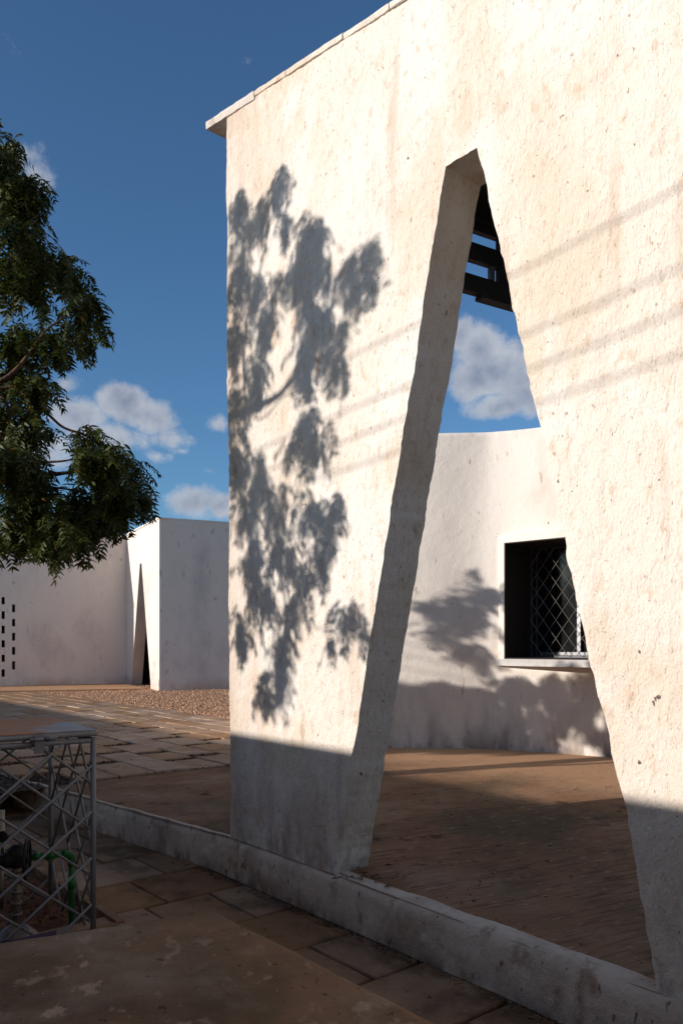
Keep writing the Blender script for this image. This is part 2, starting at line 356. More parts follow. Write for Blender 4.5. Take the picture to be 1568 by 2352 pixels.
def line(p, q, step):
    n = int((q-p).length/step); return [p+(q-p)*(i/n) for i in range(n+1)]
kb = link('kerb', kerb('kerb', line(W(.16, .035), W(5.2, .035), .014), -NE, SUNK_Z-.04, .03, .13), M_curb, kind='structure')
en = Vector((-math.cos(R(-46)), math.sin(R(-46)), 0))
link('kerb', kerb('kerb', line(edge_line(-.26)+en*.012, edge_line(3.9)+en*.02, .014), en, SUNK_Z-.04, .03, .018), M_curb, kind='structure')

# ---- slabs
def slab(poly, ztop, th, m, parent, name='slab', jit=.006, bev=.006, rnd=random):
    """poly: 4 (t,D) corners; slightly irregular stone with chamfered rim"""
    pts = []
    for i in range(4):
        a, b = poly[i], poly[(i+1) % 4]
        pts.append((a[0]+rnd.uniform(-jit, jit), a[1]+rnd.uniform(-jit, jit)))
        for f in (.33, .67):
            pts.append((a[0]+(b[0]-a[0])*f+rnd.uniform(-jit, jit)*.7, a[1]+(b[1]-a[1])*f+rnd.uniform(-jit, jit)*.7))
    ct = sum(p[0] for p in pts)/12; cD = sum(p[1] for p in pts)/12
    tx, ty = rnd.uniform(-.006, .006), rnd.uniform(-.006, .006)
    V = []
    for k, (sh, dz) in enumerate(((0, -th), (0, -bev*1.3), (bev, 0))):
        for p in pts:
            dx, dy = p[0]-ct, p[1]-cD; l = math.hypot(dx, dy)
            q = (p[0]-dx/l*sh, p[1]-dy/l*sh)
            V.append(W(q[0], q[1], ztop+dz+(tx*dx+ty*dy if k else 0)))
    n = 12; F = [[2*n+i for i in range(n)]]
    for k in (0, 1):
        for i in range(n):
            j = (i+1) % n; F.append([k*n+i, k*n+j, (k+1)*n+j, (k+1)*n+i])
    if parent == 'raw': return V, F
    me = mesh(name, V, F); return link(name, me, m, parent)
GAP = .009
cross = [-3.24, -2.86, -2.37, -1.86, -1.33, -.80, -.29, .25, .80, 1.34, 1.86, 2.40, 2.95, 3.5, 4.05, 4.6]
split = [.45, .30, .62, .36, .55, .325, .585, .31, .50, .345, .56, .34, .6, .4, .5]
PLANT_T, PLANT_D = .42, .93                               # planting bed left of the low wall
for i in range(len(cross)-1):
    t0, t1, s_ = cross[i], cross[i+1], split[i]
    k = max(0, -t0)*.113+.03 if t0 < 0 else .03
    ends = [.02, s_]
    if t1 < -1.9: ends += [s_+.4, s_+.9, s_+1.35, s_+1.9]
    else: ends += [.925, ] if t1 < .5 else [s_+.43, 1.45]
    for a, b in zip(ends[:-1], ends[1:]):
        sk = random.uniform(-.012, .012)
        slab([(t0+GAP, a+GAP), (t1-GAP+sk, a+GAP), (t1-GAP, b-GAP), (t0+GAP+sk, b-GAP)], SUNK_Z+random.uniform(-.004, .006), .05, M_slab, walk)
# stone edging of the planting bed
bed = MB(); quad(bed, -1.9, 1.7, .98, 4.0, SUNK_Z-.028); bed.obj('planting_bed', M_soil, kind='structure')
for i in range(5):
    slab([(-1.86+i*.46, .935), (-1.42+i*.46, .935), (-1.42+i*.46, .985), (-1.86+i*.46, .985)], SUNK_Z+.022, .08, M_slab, walk, 'edging_stone')
for i in range(2):
    slab([(.425, .99+i*.5), (.475, .99+i*.5), (.475, 1.47+i*.5), (.425, 1.47+i*.5)], SUNK_Z+.022, .08, M_slab, walk, 'edging_stone')
slab([(.49, .935+.52), (1.6, 1.46), (1.6, 1.9), (.49, 1.9)], SUNK_Z-.002, .05, M_slab, walk)

# upper path of stones beyond the terrace
pb = MB(); quad(pb, -26, -2.70, -4.35, 3.4, -.010); path = pb.obj('path', M_joint, kind='structure')
rv, rf = [], []
D = 3.2; row = 0; r3 = random.Random(3); npath = 0
while D > -4.35:
    wd = r3.uniform(.36, .46); t = -2.72-r3.uniform(0, .4)
    first = True
    while t > -25:
        ln = r3.uniform(.55, .85); t0 = -2.72 if first else t; first = False
        t1 = t-ln; sk = r3.uniform(-.02, .02)
        sunk = (t0 > SUNK_T0-.05 and D > .3)
        if not sunk:
            rough = (-2.6 < D < .9 and t0 > -7.0)
            a = (t0-GAP, D-GAP); poly = [(t0-GAP, D-GAP), (t1+GAP, D-GAP+sk*.3), (t1+GAP+sk, D-wd+GAP), (t0-GAP+sk, D-wd+GAP)]
            vis = t1 > -13 and npath < 285
            if vis: slab(poly, .012+r3.uniform(-.006, .006)+(.006 if rough else 0), .05, M_path, path, 'slab', .012, .009, r3); npath += 1
            else:
                V, F = slab(poly, .012+r3.uniform(-.004, .004), .05, None, 'raw', 'slab', .01, .008, r3); b = len(rv); rv += V; rf += [[i+b for i in f] for f in F]
            if rough and r3.random() < .75: t1 -= r3.uniform(.10, .26)
        t = t1
    D -= wd; row += 1
link('distant_slabs', mesh('distant_slabs', rv, rf), M_path, path, 'stuff')

# gravel: pebbles scattered over the bed right of the path and loose grit
def pebbles(name, t, D, z, size, m):
    n = len(t); base = np.array([(1, 0, 0), (0, 1, 0), (-1, 0, 0), (0, -1, 0), (0, 0, .7), (0, 0, -.7)])
    fc = np.array([(0, 1, 4), (1, 2, 4), (2, 3, 4), (3, 0, 4), (1, 0, 5), (2, 1, 5), (3, 2, 5), (0, 3, 5)])
    C = WA(t, D, z); a = rng.random(n)*6.28; ca, sa = np.cos(a), np.sin(a)
    V = base[None]*(size[:, None, None])*(.6+.8*rng.random((n, 1, 3)))+rng.normal(0, .12, (n, 6, 3))*size[:, None, None]
    X = V[..., 0]*ca[:, None]-V[..., 1]*sa[:, None]; Y = V[..., 0]*sa[:, None]+V[..., 1]*ca[:, None]
    V = np.stack([X, Y, V[..., 2]], -1)+C[:, None]
    F = (fc[None]+6*np.arange(n)[:, None, None]).reshape(-1, 3)
    o = link(name, fastmesh(name, V.reshape(-1, 3), F), m); o['kind'] = 'stuff'; return o
gb = MB(); quad(gb, -22, -4.2, -16, -4.42, -.004); gb.obj('gravel_bed', M_sand, kind='structure')
n = 30000
o = pebbles('gravel', -22+17.5*rng.random(n), -4.42-9.5*rng.random(n)**1.3, .004+.008*rng.random(n), .010+.016*rng.random(n), M_pebble)
tag(o, 'loose reddish gravel spread in the bed between the paved path and the far building', 'gravel')
n = 9000
t_ = -2.72-4.5*rng.random(n); D_ = -2.7+3.6*rng.random(n)
o = pebbles('path_grit', t_, D_, .004+.004*rng.random(n), .005+.009*rng.random(n), M_joint)
tag(o, 'dark grit caught in the gaps between the paving stones', 'grit')
n = 2600
o = pebbles('soil_clods', -1.7+3.2*rng.random(n), 1.0+1.6*rng.random(n), SUNK_Z-.02+.004*rng.random(n), .004+.014*rng.random(n)**2, M_soil)
tag(o, 'crumbs of dark red soil in the planting bed under the steel cage', 'soil')
n = 700
o = pebbles('terrace_litter', -.5+4*rng.random(n), -.05-5*rng.random(n)**1.5, .004+0*rng.random(n), .002+.006*rng.random(n)**2, M_joint)
tag(o, 'small crumbs and debris scattered on the brown terrace floor', 'debris')
n = 5000
o = pebbles('kerb_grit', -.3+4*rng.random(n), .040+.075*rng.random(n)**2.5, SUNK_Z+.002+0*rng.random(n), .0012+.004*rng.random(n)**2, M_joint)
tag(o, 'line of dark dirt gathered along the foot of the white kerb', 'dirt')

# ------------------------------------------------------------------ the big wall with the tall tapering opening
THK = .256; ZS = 3.62
zj = np.array([-.25, 0, .344, .634, .948, 1.275, 1.689, 2.232, 2.686, 3.62]); tj = np.array([3.09, 3.047, 2.985, 2.925, 2.846, 2.758, 2.655, 2.528, 2.408, 2.166])
def n1(z, s, k): return vnoise(np.stack([z, z*0+k, z*0], -1), s, k)
def t_left(z): return -.010*z + n1(z, 9, 1)*.014+n1(z, 30, 2)*.010
def t_ja(z): return 1.116+(1.969-1.116)*np.clip(z, -.25, 9)/ZS + n1(z, 7, 3)*.008+n1(z, 34, 4)*.009
def t_jb(z): return np.interp(z, zj, tj)+n1(z, 5, 5)*.010+n1(z, 26, 6)*.014
def z_top(t): return 4.908-.183*t
zr = np.arange(-.26, ZS+.001, .0145); zr = np.append(zr[:-1], ZS) if ZS-zr[-1] < .008 else np.append(zr, ZS)
NL, NO, NR, NQ = 118, 14, 88, 30
def lin(a, b, n): return a[:, None]+(b-a)[:, None]*np.linspace(0, 1, n)[None]
Zs = zr
TLf = lin(t_left(Zs), t_ja(Zs), NL+1)
tb = t_jb(Zs); TRf = np.concatenate([lin(tb, np.full_like(tb, 3.9)+tb*0, NR+1), lin(np.full_like(tb, 3.9), np.full_like(tb, 7.0), NQ+1)[:, 1:]], 1)
toprow = np.concatenate([TLf[-1], lin(TLf[-1:, -1], TRf[-1:, 0], NO+1)[0, 1:-1], TRf[-1]])
vv = np.linspace(0, 1, 84)
edge_w = np.linspace(1, 0, 84)
TT = np.tile(toprow, (84, 1)); TT[:, 0] = -.010*(ZS+vv*(z_top(0)-ZS))+n1(ZS+vv*1.3, 9, 1)*.014+n1(ZS+vv*1.3, 30, 2)*.010
ZT = ZS+vv[:, None]*(z_top(TT)-ZS)
def front(T, Z, flat=False):
    A = WA(T, 0, Z)
    if not flat:
        f = A.reshape(-1, 3); d = rough_plaster(f)-.006; f -= d[:, None]*np.array(NE)[None]
    return A
def shift(A, d): return A+np.array(NE)[None, None]*d
AL = front(TLf, np.tile(Zs[:, None], (1, TLf.shape[1]))); AR = front(TRf, np.tile(Zs[:, None], (1, TRf.shape[1]))); ATp = front(TT, ZT)
def weld(parts, smooth=True):
    V, F, b = [], [], 0
    for A, flip in parts:
        r, c = A.shape[:2]; idx = np.arange(r*c).reshape(r, c)+b
        f = np.stack([idx[:-1, :-1], idx[:-1, 1:], idx[1:, 1:], idx[1:, :-1]], -1).reshape(-1, 4)
        F.append(f[:, ::-1] if flip else f); V.append(A.reshape(-1, 3)); b += r*c
    return fastmesh('whitewashed_wall', np.concatenate(V), np.concatenate(F), smooth)
def reveal(frontline, d, n, sgn_axis, ends=None):
    """strip from the displaced front edge to the back edge, with plaster relief"""
    fr = frontline; base = fr.copy()
    # flat edge position at front -> depth d
    s = np.linspace(0, 1, n)
    A = fr[:, None]+np.array(NE)[None, None]*(s[None, :, None]*d)
    f = A.reshape(-1, 3); dd = rough_plaster(f)*np.repeat(np.ones(len(fr))[:, None], n, 1).ravel()*.9
    env = np.tile(np.clip(s/.12, 0, 1), len(fr))
    if ends is not None: env = env*np.repeat(ends, n)
    f += (dd*env)[:, None]*np.array(sgn_axis)[None]
    A = f.reshape(len(fr), n, 3)
    return A
TEa = np.array(TE)
# rounded arris at the front edge of each reveal comes from the relief itself
RLj = reveal(AL[:, -1], THK, 20, TEa, np.clip((ZS-Zs)/.10, 0, 1)); RRj = reveal(AR[:, 0], THK, 14, -TEa); RLe = reveal(AL[:, 0], THK, 16, -TEa)
RTe = reveal(ATp[:, 0], THK, 16, -TEa)
sof = reveal(ATp[0, NL:NL+NO+1], THK, 20, np.array([0, 0, -1.]), np.clip(np.minimum(np.arange(NO+1), np.arange(NO+1)[::-1])/3, 0, 1))
top = ATp[-1][:, None]+np.array(NE)[None, None]*(np.linspace(0, 1, 3)[None, :, None]*THK)
# fillet in the inner corners is natural overlap
back = lambda A: shift(A, THK)
parts = [(AL, False), (AR, False), (ATp, False), (RLj, False), (RRj, True), (RLe, True), (RTe, True), (sof, True), (top, True),
         (back(AL)[::4, ::4], True), (back(AR)[::4, ::2], True), (back(ATp)[::3, ::2], True)]
bw = link('whitewashed_wall', weld(parts), M_wall)
tag(bw, 'tall rough whitewashed wall with a narrow tapering A-shaped opening, standing on the terrace edge', 'wall')
# coping stones on its sloping top; the outermost sticks out past the wall's left end
tc0 = -.31; r4 = random.Random(9); k = 0
while tc0 < 6.8:
    ln = .62 if k == 0 else r4.uniform(.30, .85); t1 = tc0+ln
    dz = r4.uniform(-.004, .006) if k else -.018; pr = r4.uniform(-.004, .004) if k else .006; tilt = r4.uniform(-.006, .006); th = .042 if k else .062
    n_ = max(3, int(ln/.05)); A = []
    for i in range(n_+1):
        t = tc0+.004+(ln-.008)*i/n_; zb = z_top(t)+.002+dz+tilt*(i/n_); rj = lambda a=.005: r4.uniform(-a, a)
        ring = [(pr+rj(.003), zb), (pr+.004+rj(.003), zb+th*.5), (pr+rj(.003), zb+th-.01), (pr-.012, zb+th+rj(.003)), (-.16, zb+th+.004), (-THK-.03, zb+th-.004), (-THK-.05, zb+th*.5), (-THK-.03, zb)]
        A.append([W(t, d, z) for d, z in ring])
    V = [v for rr in A for v in rr]; m8 = 8
    F = [[i*m8+j, i*m8+(j+1) % m8, (i+1)*m8+(j+1) % m8, (i+1)*m8+j] for i in range(n_) for j in range(m8)]
    F += [[j for j in range(m8)][::-1], [n_*m8+j for j in range(m8)]]
    link('coping_stone', mesh('coping_stone', V, F), M_wall if k else M_coping, bw); tc0 = t1; k += 1

# ------------------------------------------------------------------ dark canopy and slatted frame behind the wall
cf = empty('canopy', W(2.0, -1.0, 3.3)); inv = cf.location.copy()
def part_at(mb, name, m, par, smooth=False):
    mb.V = [v-par.location for v in mb.V]; return mb.obj(name, m, par, smooth=smooth)
FD = Vector((math.sin(R(59.5)), math.cos(R(59.5)), 0)); FN = Vector((FD.y, -FD.x, 0)); F0 = Vector((.80, 4.62, 0))
def fbox(a, b, z0, z1, th=.05, off=0): m_ = MB(); m_.box(F0+FD*a+FN*off+Vector((0, 0, z0)), FD*(b-a), -FN*th, (0, 0, z1-z0)); return m_
for z0, z1, th in ((3.385, 3.485, .05), (3.572, 3.675, .04), (3.75, 3.80, .04)):
    part_at(fbox(-.36, 3.2, z0, z1, th), 'rail', M_black, cf)
part_at(fbox(-.36, 3.2, 3.801, 3.85, .05, -.02), 'rail', M_brown, cf)
part_at(fbox(.035, 3.2, 3.362, 3.384, .07, .01), 'bottom_batten', M_black, cf)
for a in (.0, 1.1, 2.2):
    part_at(fbox(a+.175, a+.27, 3.486, 3.748, .04, .003), 'post', M_black, cf)
    part_at(fbox(a+.105, a+.135, 3.486, 3.571, .03, .002), 'post', M_sash, cf)
m_ = MB(); m_.box(F0-FD*.36+FN*1.2+Vector((0, 0, 3.852)), FD*3.6, -FN*1.28, (0, 0, .10)); part_at(m_, 'roof_board', M_black, cf)
for q in (.35, .9): part_at(fbox(-.3, 3.2, 3.80, 3.85, .06, q), 'joist', M_black, cf)
tag(cf, 'black slatted timber canopy frame seen through the top of the tall opening', 'canopy')

# ------------------------------------------------------------------ curved white building behind the terrace with window
HB = 3.95
ctrl = [(-.85, 14), (-1.0, 12.2), (-.95, 10.9), (-.55, 10.15), (.2, 9.9), (.75, 9.86), (1.2, 9.82), (1.70, 9.80), (1.98, 9.72), (2.30, 9.55), (2.85, 9.22), (3.5, 8.83), (4.3, 8.36), (5.2, 7.8), (6.2, 7.2)]
def catmull(P, n=40):
    P = [Vector((*p, 0)) for p in P]; P = [P[0]*2-P[1]]+P+[P[-1]*2-P[-2]]; o = []
    for i in range(1, len(P)-2):
        for k in range(n):
            u = k/n; a, b, c, d = P[i-1:i+3]
            o.append(.5*((2*b)+(c-a)*u+(2*a-5*b+4*c-d)*u*u+(3*b-a-3*c+d)*u**3))
    o.append(P[-2]); return o
pl = catmull(ctrl); acc = [0]
for a, b in zip(pl[:-1], pl[1:]): acc.append(acc[-1]+(b-a).length)
acc = np.array(acc); PX = np.array([p.x for p in pl]); PY = np.array([p.y for p in pl])
def bpt(s): return np.interp(s, acc, PX), np.interp(s, acc, PY)
def s_at_px(px):
    return float(acc[np.argmin(np.abs(PX/PY-(px-784)/1800)+(PY > 12)*9)])
sw0, sw1 = s_at_px(1163), s_at_px(1163)+1.08
zw0, zw1 = 1.13, 2.56
wl = bpt(sw0); wr = bpt(sw1); WL = Vector((*map(float, wl), 0)); WR = Vector((*map(float, wr), 0))
WD = Vector((math.sin(R(131)), math.cos(R(131)), 0)); WR = WL+WD*(WR-WL).length; WN = Vector((WD.y, -WD.x, 0)); 
if WN.y > 0: WN = -WN       # outward, towards the camera
s_all = np.concatenate([np.arange(0, sw0, .04), np.linspace(sw0, sw1, 28), np.arange(sw1+.04, acc[-1], .04)])
z_all = np.concatenate([np.linspace(-.06, zw0, 34), np.linspace(zw0, zw1, 40)[1:], np.linspace(zw1, HB, 38)[1:]])
Sg, Zg = np.meshgrid(s_all, z_all); X, Y = bpt(Sg); e2 = .02
X2, Y2 = bpt(Sg+e2); X1, Y1 = bpt(Sg-e2); nx, ny = (Y2-Y1), -(X2-X1); l = np.hypot(nx, ny)+1e-9; nx, ny = nx/l, ny/l
Zt = Zg+np.where(Zg > HB-.01, vnoise(np.stack([Sg, Sg*0, Sg*0], -1).reshape(-1, 3), 1.3, 2).reshape(Sg.shape)*.03, 0)
A = np.stack([X, Y, Zt], -1); f = A.reshape(-1, 3); d = (vnoise(f, 1.2, 1)*.03+vnoise(f, 5, 2)*.008+vnoise(f, 20, 3)*.004).reshape(Sg.shape)
inwin = (Sg >= sw0-.12) & (Sg <= sw1+.12); d = np.where(inwin, d*.25, d)
A[..., 0] += nx*d; A[..., 1] += ny*d
r_, c_ = Sg.shape; idx = np.arange(r_*c_).reshape(r_, c_)
F = np.stack([idx[:-1, :-1], idx[:-1, 1:], idx[1:, 1:], idx[1:, :-1]], -1)
cs = (Sg[:-1, :-1]+Sg[1:, 1:])/2; cz = (Zg[:-1, :-1]+Zg[1:, 1:])/2
keep = ~((cs > sw0) & (cs < sw1) & (cz > zw0) & (cz < zw1)); F = F[keep]
V = A.reshape(-1, 3); nb = len(V)
# inner skin and the parapet top
Bk = A.copy(); Bk[..., 0] -= nx*.30; Bk[..., 1] -= ny*.30
Fb = F[:, ::-1]+nb; topf = np.stack([idx[-1, :-1], idx[-1, 1:], idx[-1, 1:]+nb, idx[-1, :-1]+nb], -1)
me = fastmesh('curved_wall', np.concatenate([V, Bk.reshape(-1, 3)]), np.concatenate([F, Fb, topf]), True)
cb = empty('white_building', (2.4, 9.5, 0)); cw = link('curved_wall', me, M_back, cb); cw.location = -cb.location
def cpart(mb, name, m, smooth=False, parent=None):
    par = parent or cb
    org = cb.location
    mb.V = [Vector(v)-org for v in mb.V]; o = mb.obj(name, m, par, smooth=smooth); return o
tag(cb, 'low white building with a curved front and one barred window, behind the terrace', 'building')
# dark room: roof, floor, back
rm = MB(); rp = [Vector((float(a), float(b), 3.55)) for a, b in zip(*bpt(np.linspace(.2, acc[-1], 30)))]
rp = [p-Vector((0, -.32, 0)) for p in rp]+[Vector((7.5, 14, 3.55)), Vector((-1.9, 14, 3.55))]
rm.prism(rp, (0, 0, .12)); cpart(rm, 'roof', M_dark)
# window joinery: surround frame proud of the wall
def wv(u, dn, z): return WL+WD*u+WN*dn+Vector((0, 0, z))
def wbox(u0, u1, d0, d1, z0, z1): m_ = MB(); m_.box(wv(u0, d0, z0), WD*(u1-u0), WN*(d1-d0), (0, 0, z1-z0)); return m_
wn = cpart(wbox(-.075, .0, -.10, .055, zw0-.0, zw1+.09), 'window', M_back)
WW = (WR-WL).length
def wpart(mb, name, m, smooth=False):
    mb.V = [Vector(v)-cb.location for v in mb.V]; return mb.obj(name, m, wn, smooth=smooth)
wpart(wbox(WW, WW+.09, -.10, .055, zw0, zw1+.09), 'surround', M_back)
wpart(wbox(.0, WW, -.10, .055, zw1, zw1+.09), 'surround', M_back)
wpart(wbox(-.095, WW+.095, -.12, .085, zw0-.085, zw0), 'sill', M_sill)
for nm, b in (('reveal_panel', (.0005, .012, -.72, .048, zw0+.001, zw1-.001)), ('reveal_panel', (WW-.012, WW-.0005, -.72, .048, zw0+.001, zw1-.001)), ('reveal_panel', (.013, WW-.013, -.72, .048, zw1-.012, zw1-.001)), ('reveal_panel', (.013, WW-.013, -.72, .03, zw0+.001, zw0+.012))):
    wpart(wbox(*b), nm, M_brown)  # all inner faces of the recess get the same dark brown
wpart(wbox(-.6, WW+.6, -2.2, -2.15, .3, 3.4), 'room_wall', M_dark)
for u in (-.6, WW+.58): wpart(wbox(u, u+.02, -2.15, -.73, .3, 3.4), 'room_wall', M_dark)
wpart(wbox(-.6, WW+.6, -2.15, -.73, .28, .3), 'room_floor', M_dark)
# sash frame deep in the opening
dS = -.60
for b in ((.0, .035, dS-.05, dS, zw0, zw1), (WW-.035, WW, dS-.05, dS, zw0, zw1), (.035, WW-.035, dS-.05, dS, zw1-.035, zw1), (.035, WW-.035, dS-.05, dS, zw0, zw0+.035), (.06, .085, dS-.09, dS-.051, zw0+.036, zw1-.036)):
    wpart(wbox(*b), 'sash_frame', M_sash)
wpart(wbox(.62, .665, dS-.10, dS-.06, zw0+.08, zw1-.05), 'sliding_sash', M_alu)
wpart(wbox(.12, WW-.05, dS-.10, dS-.06, zw0+.04, zw0+.08), 'sliding_sash', M_alu)
wpart(wbox(.086, WW-.036, dS-.118, dS-.112, zw0+.036, zw1-.036), 'pane', M_glass)
# diamond grille
def clip_line(x0, z0, slope, xa, xb, za, zb):
    p = []
    for x in (xa, xb):
        z = z0+(x-x0)*slope
        if za <= z <= zb: p.append((x, z))
    for z in (za, zb):
        x = x0+(z-z0)/slope
        if xa < x < xb: p.append((x, z))
    p = sorted(set(p)); return (p[0], p[-1]) if len(p) >= 2 else None
dG = dS+.02
for sl_, off in ((1.35, 0), (-1.35, .008)):
    for k in range(-9, 22):
        c = clip_line(.03, zw0+.02+k*.235, sl_, .03, WW-.03, zw0+.03, zw1-.03)
        if c and math.dist(*c) > .06:
            m_ = MB(); m_.tube([wv(c[0][0], dG+off, c[0][1]), wv(c[1][0], dG+off, c[1][1])], .0042, 6); wpart(m_, 'grille_bar', M_steelbar)

# ------------------------------------------------------------------ far white building
fb = empty('white_building', (-5.12, 22.04, 0)); tag(fb, 'far white building with a tall narrow slit doorway in its sunlit side, beyond the gravel', 'building')
C0 = Vector((-5.12, 22.04, 0)); SD = Vector((math.sin(R(-28.7)), math.cos(R(-28.7)), 0)); FRD = Vector((math.sin(R(65)), math.cos(R(65)), 0))
HF = 4.84
def far(mb, name, m, par=fb):
    mb.V = [Vector(v)-par.location for v in mb.V]; return mb.obj(name, m, par)
def u_px(px, O, d):
    k = (px-784)/1800; return (k*O.y-O.x)/(d.x-k*d.y)
SL = u_px(291, C0, SD)
b1, b0 = u_px(347, C0, SD), u_px(301, C0, SD); t1_, t0_ = u_px(325, C0, SD), u_px(321, C0, SD)
Zq = (C0+SD*t0_).y; zt = CAMZ+(1480-1295)/1800*Zq
sideN = Vector((SD.y, -SD.x, 0)); sideN = sideN if sideN.x > 0 else -sideN     # pointing inward
pts = [(0, 0), (b1, 0), (t1_, zt), (t0_, zt), (b0, 0), (SL, 0), (SL, HF), (0, HF)]
m_ = MB(); m_.prism([C0+SD*a+Vector((0, 0, z-.03 if z == 0 else z)) for a, z in pts], sideN*.34); far(m_, 'side_wall', M_far)
m_ = MB(); m_.box(C0+FRD*.62*0+sideN*.62+Vector((0, 0, -.03)), FRD*9-sideN*.62, Vector((-FRD.y, FRD.x, 0))*.35, (0, 0, HF+.03)); 
m_ = MB(); fn = Vector((-FRD.y, FRD.x, 0)); m_.prism([C0+Vector((0, 0, -.03)), C0+FRD*9+Vector((0, 0, -.03)), C0+FRD*9+fn*.35+Vector((0, 0, -.03)), C0+sideN*.70+fn*.35+Vector((0, 0, -.03)), C0+sideN*.66+Vector((0, 0, -.03))][::-1], (0, 0, HF+.028)); far(m_, 'front_wall', M_far)
m_ = MB(); m_.prism([C0+SD*.1+sideN*.3, C0+FRD*8.9+fn*.2, C0+FRD*8.9+fn*9, C0+SD*4.6+sideN*2.6, C0+SD*4.2+sideN*.34][::1], (0, 0, .1)); m_.V = [v+Vector((0, 0, HF-.4)) for v in m_.V]; far(m_, 'roof', M_dark)
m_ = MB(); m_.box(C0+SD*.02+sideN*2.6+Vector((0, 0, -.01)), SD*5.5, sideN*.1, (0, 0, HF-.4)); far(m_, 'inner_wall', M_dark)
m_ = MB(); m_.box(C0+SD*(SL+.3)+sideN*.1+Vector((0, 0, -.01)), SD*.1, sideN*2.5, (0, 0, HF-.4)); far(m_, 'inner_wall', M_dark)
m_ = MB(); m_.box(C0-SD*.03-sideN*.03+Vector((0, 0, HF)), SD*(SL+.03), sideN*.5, (0, 0, .045)); far(m_, 'coping', M_far)
m_ = MB(); m_.box(C0+sideN*.48-fn*.03+Vector((0, 0, HF+.001)), FRD*9-sideN*.4, fn*.4, (0, 0, .045)); far(m_, 'coping', M_far)
m_ = MB(); m_.box(C0-fn*.02+Vector((0, 0, -.02)), FRD*9, fn*.019, (0, 0, .30)); far(m_, 'plinth', M_far)
m_ = MB(); m_.box(C0-sideN*.02+Vector((0, 0, -.02)), SD*(b1-.01), sideN*.019, (0, 0, .31)); far(m_, 'plinth', M_far)
# doorstep strip in front of the slit wall and left wing
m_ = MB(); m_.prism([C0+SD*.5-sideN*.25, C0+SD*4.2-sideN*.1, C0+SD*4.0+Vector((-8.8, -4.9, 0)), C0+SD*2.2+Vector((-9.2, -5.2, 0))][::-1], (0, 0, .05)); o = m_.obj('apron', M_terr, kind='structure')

# left wing, perforated by staggered slots
LD = Vector((-3.34, -1.77, 0)).normalized(); L0 = C0+SD*SL+Vector((0.0, 0, 0)); LNi = Vector((LD.y, -LD.x, 0)); LNi = LNi if LNi.y > 0 else -LNi
lw = empty('perforated_wall', tuple(L0)); tag(lw, 'shaded white wall pierced by staggered upright slots, left of the slit doorway', 'wall')
def rect_wall(mb, O, d, nrm, L, H, holes, th):
    us = sorted({0, L, *[h[0] for h in holes], *[h[1] for h in holes]}); zs = sorted({-.03, H, *[h[2] for h in holes], *[h[3] for h in holes]})
    def solid(i, j):
        if i < 0 or j < 0 or i >= len(us)-1 or j >= len(zs)-1: return False
        cu, cz = (us[i]+us[i+1])/2, (zs[j]+zs[j+1])/2
        return not any(h[0] < cu < h[1] and h[2] < cz < h[3] for h in holes)
    P = lambda u, z, k: O+d*u+nrm*(th*k)+Vector((0, 0, z))
    def q(*p): b = len(mb.V); mb.V += p; mb.F.append([b, b+1, b+2, b+3])
    for i in range(len(us)-1):
        for j in range(len(zs)-1):
            if not solid(i, j): continue
            a, b, c, e = us[i], us[i+1], zs[j], zs[j+1]
            q(P(a, c, 0), P(b, c, 0), P(b, e, 0), P(a, e, 0)); q(P(a, c, 1), P(a, e, 1), P(b, e, 1), P(b, c, 1))
            if not solid(i-1, j): q(P(a, c, 0), P(a, e, 0), P(a, e, 1), P(a, c, 1))
            if not solid(i+1, j): q(P(b, c, 0), P(b, c, 1), P(b, e, 1), P(b, e, 0))
            if not solid(i, j-1): q(P(a, c, 0), P(a, c, 1), P(b, c, 1), P(b, c, 0))
            if not solid(i, j+1): q(P(a, e, 0), P(b, e, 0), P(b, e, 1), P(a, e, 1))
holes = []
def zz(py_src, Z): return CAMZ-(py_src/1.2245-1480)/1800*Z
for ci, (x0, x1, ys) in enumerate(((34, 43, [(1700, 1722), (1741, 1762), (1780, 1802), (1820, 1842), (1860, 1884)]), (4.5, 14, [(1679, 1700), (1719, 1741), (1760, 1782), (1801, 1821), (1842, 1862), (1883, 1904)]))):
    ua, ub = u_px(x1/1.2245, L0, LD), u_px(x0/1.2245, L0, LD); Z = (L0+LD*ua).y
    for ya, yb in ys: holes.append((ua, ub, zz(yb, Z), zz(ya, Z)))
    if ci == 1:
        for k in (1, 2):
            for (ya, yb) in ys: holes.append((ua+k*.52, ub+k*.52, zz(yb, Z)+(.25 if k == 1 else 0), zz(ya, Z)+(.25 if k == 1 else 0)))
m_ = MB(); rect_wall(m_, L0, LD, LNi, 9.0, 4.78, holes, .40); far(m_, 'screen_wall', M_far, lw)
m_ = MB(); m_.box(L0+LNi*.02+LD*.0-LNi*.05+Vector((0, 0, 4.781)), LD*9.0, LNi*.5, (0, 0, .05)); far(m_, 'coping', M_far, lw)
m_ = MB(); m_.box(L0-LNi*.02+Vector((0, 0, -.02)), LD*9.0, LNi*.019, (0, 0, .30)); far(m_, 'plinth', M_far, lw)
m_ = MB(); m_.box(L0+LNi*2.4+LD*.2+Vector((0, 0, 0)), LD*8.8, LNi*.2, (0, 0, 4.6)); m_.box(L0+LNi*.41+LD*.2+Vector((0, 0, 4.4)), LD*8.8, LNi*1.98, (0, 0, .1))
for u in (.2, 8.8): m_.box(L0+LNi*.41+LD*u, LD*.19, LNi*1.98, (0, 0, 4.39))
far(m_, 'store_room', M_dark, lw)

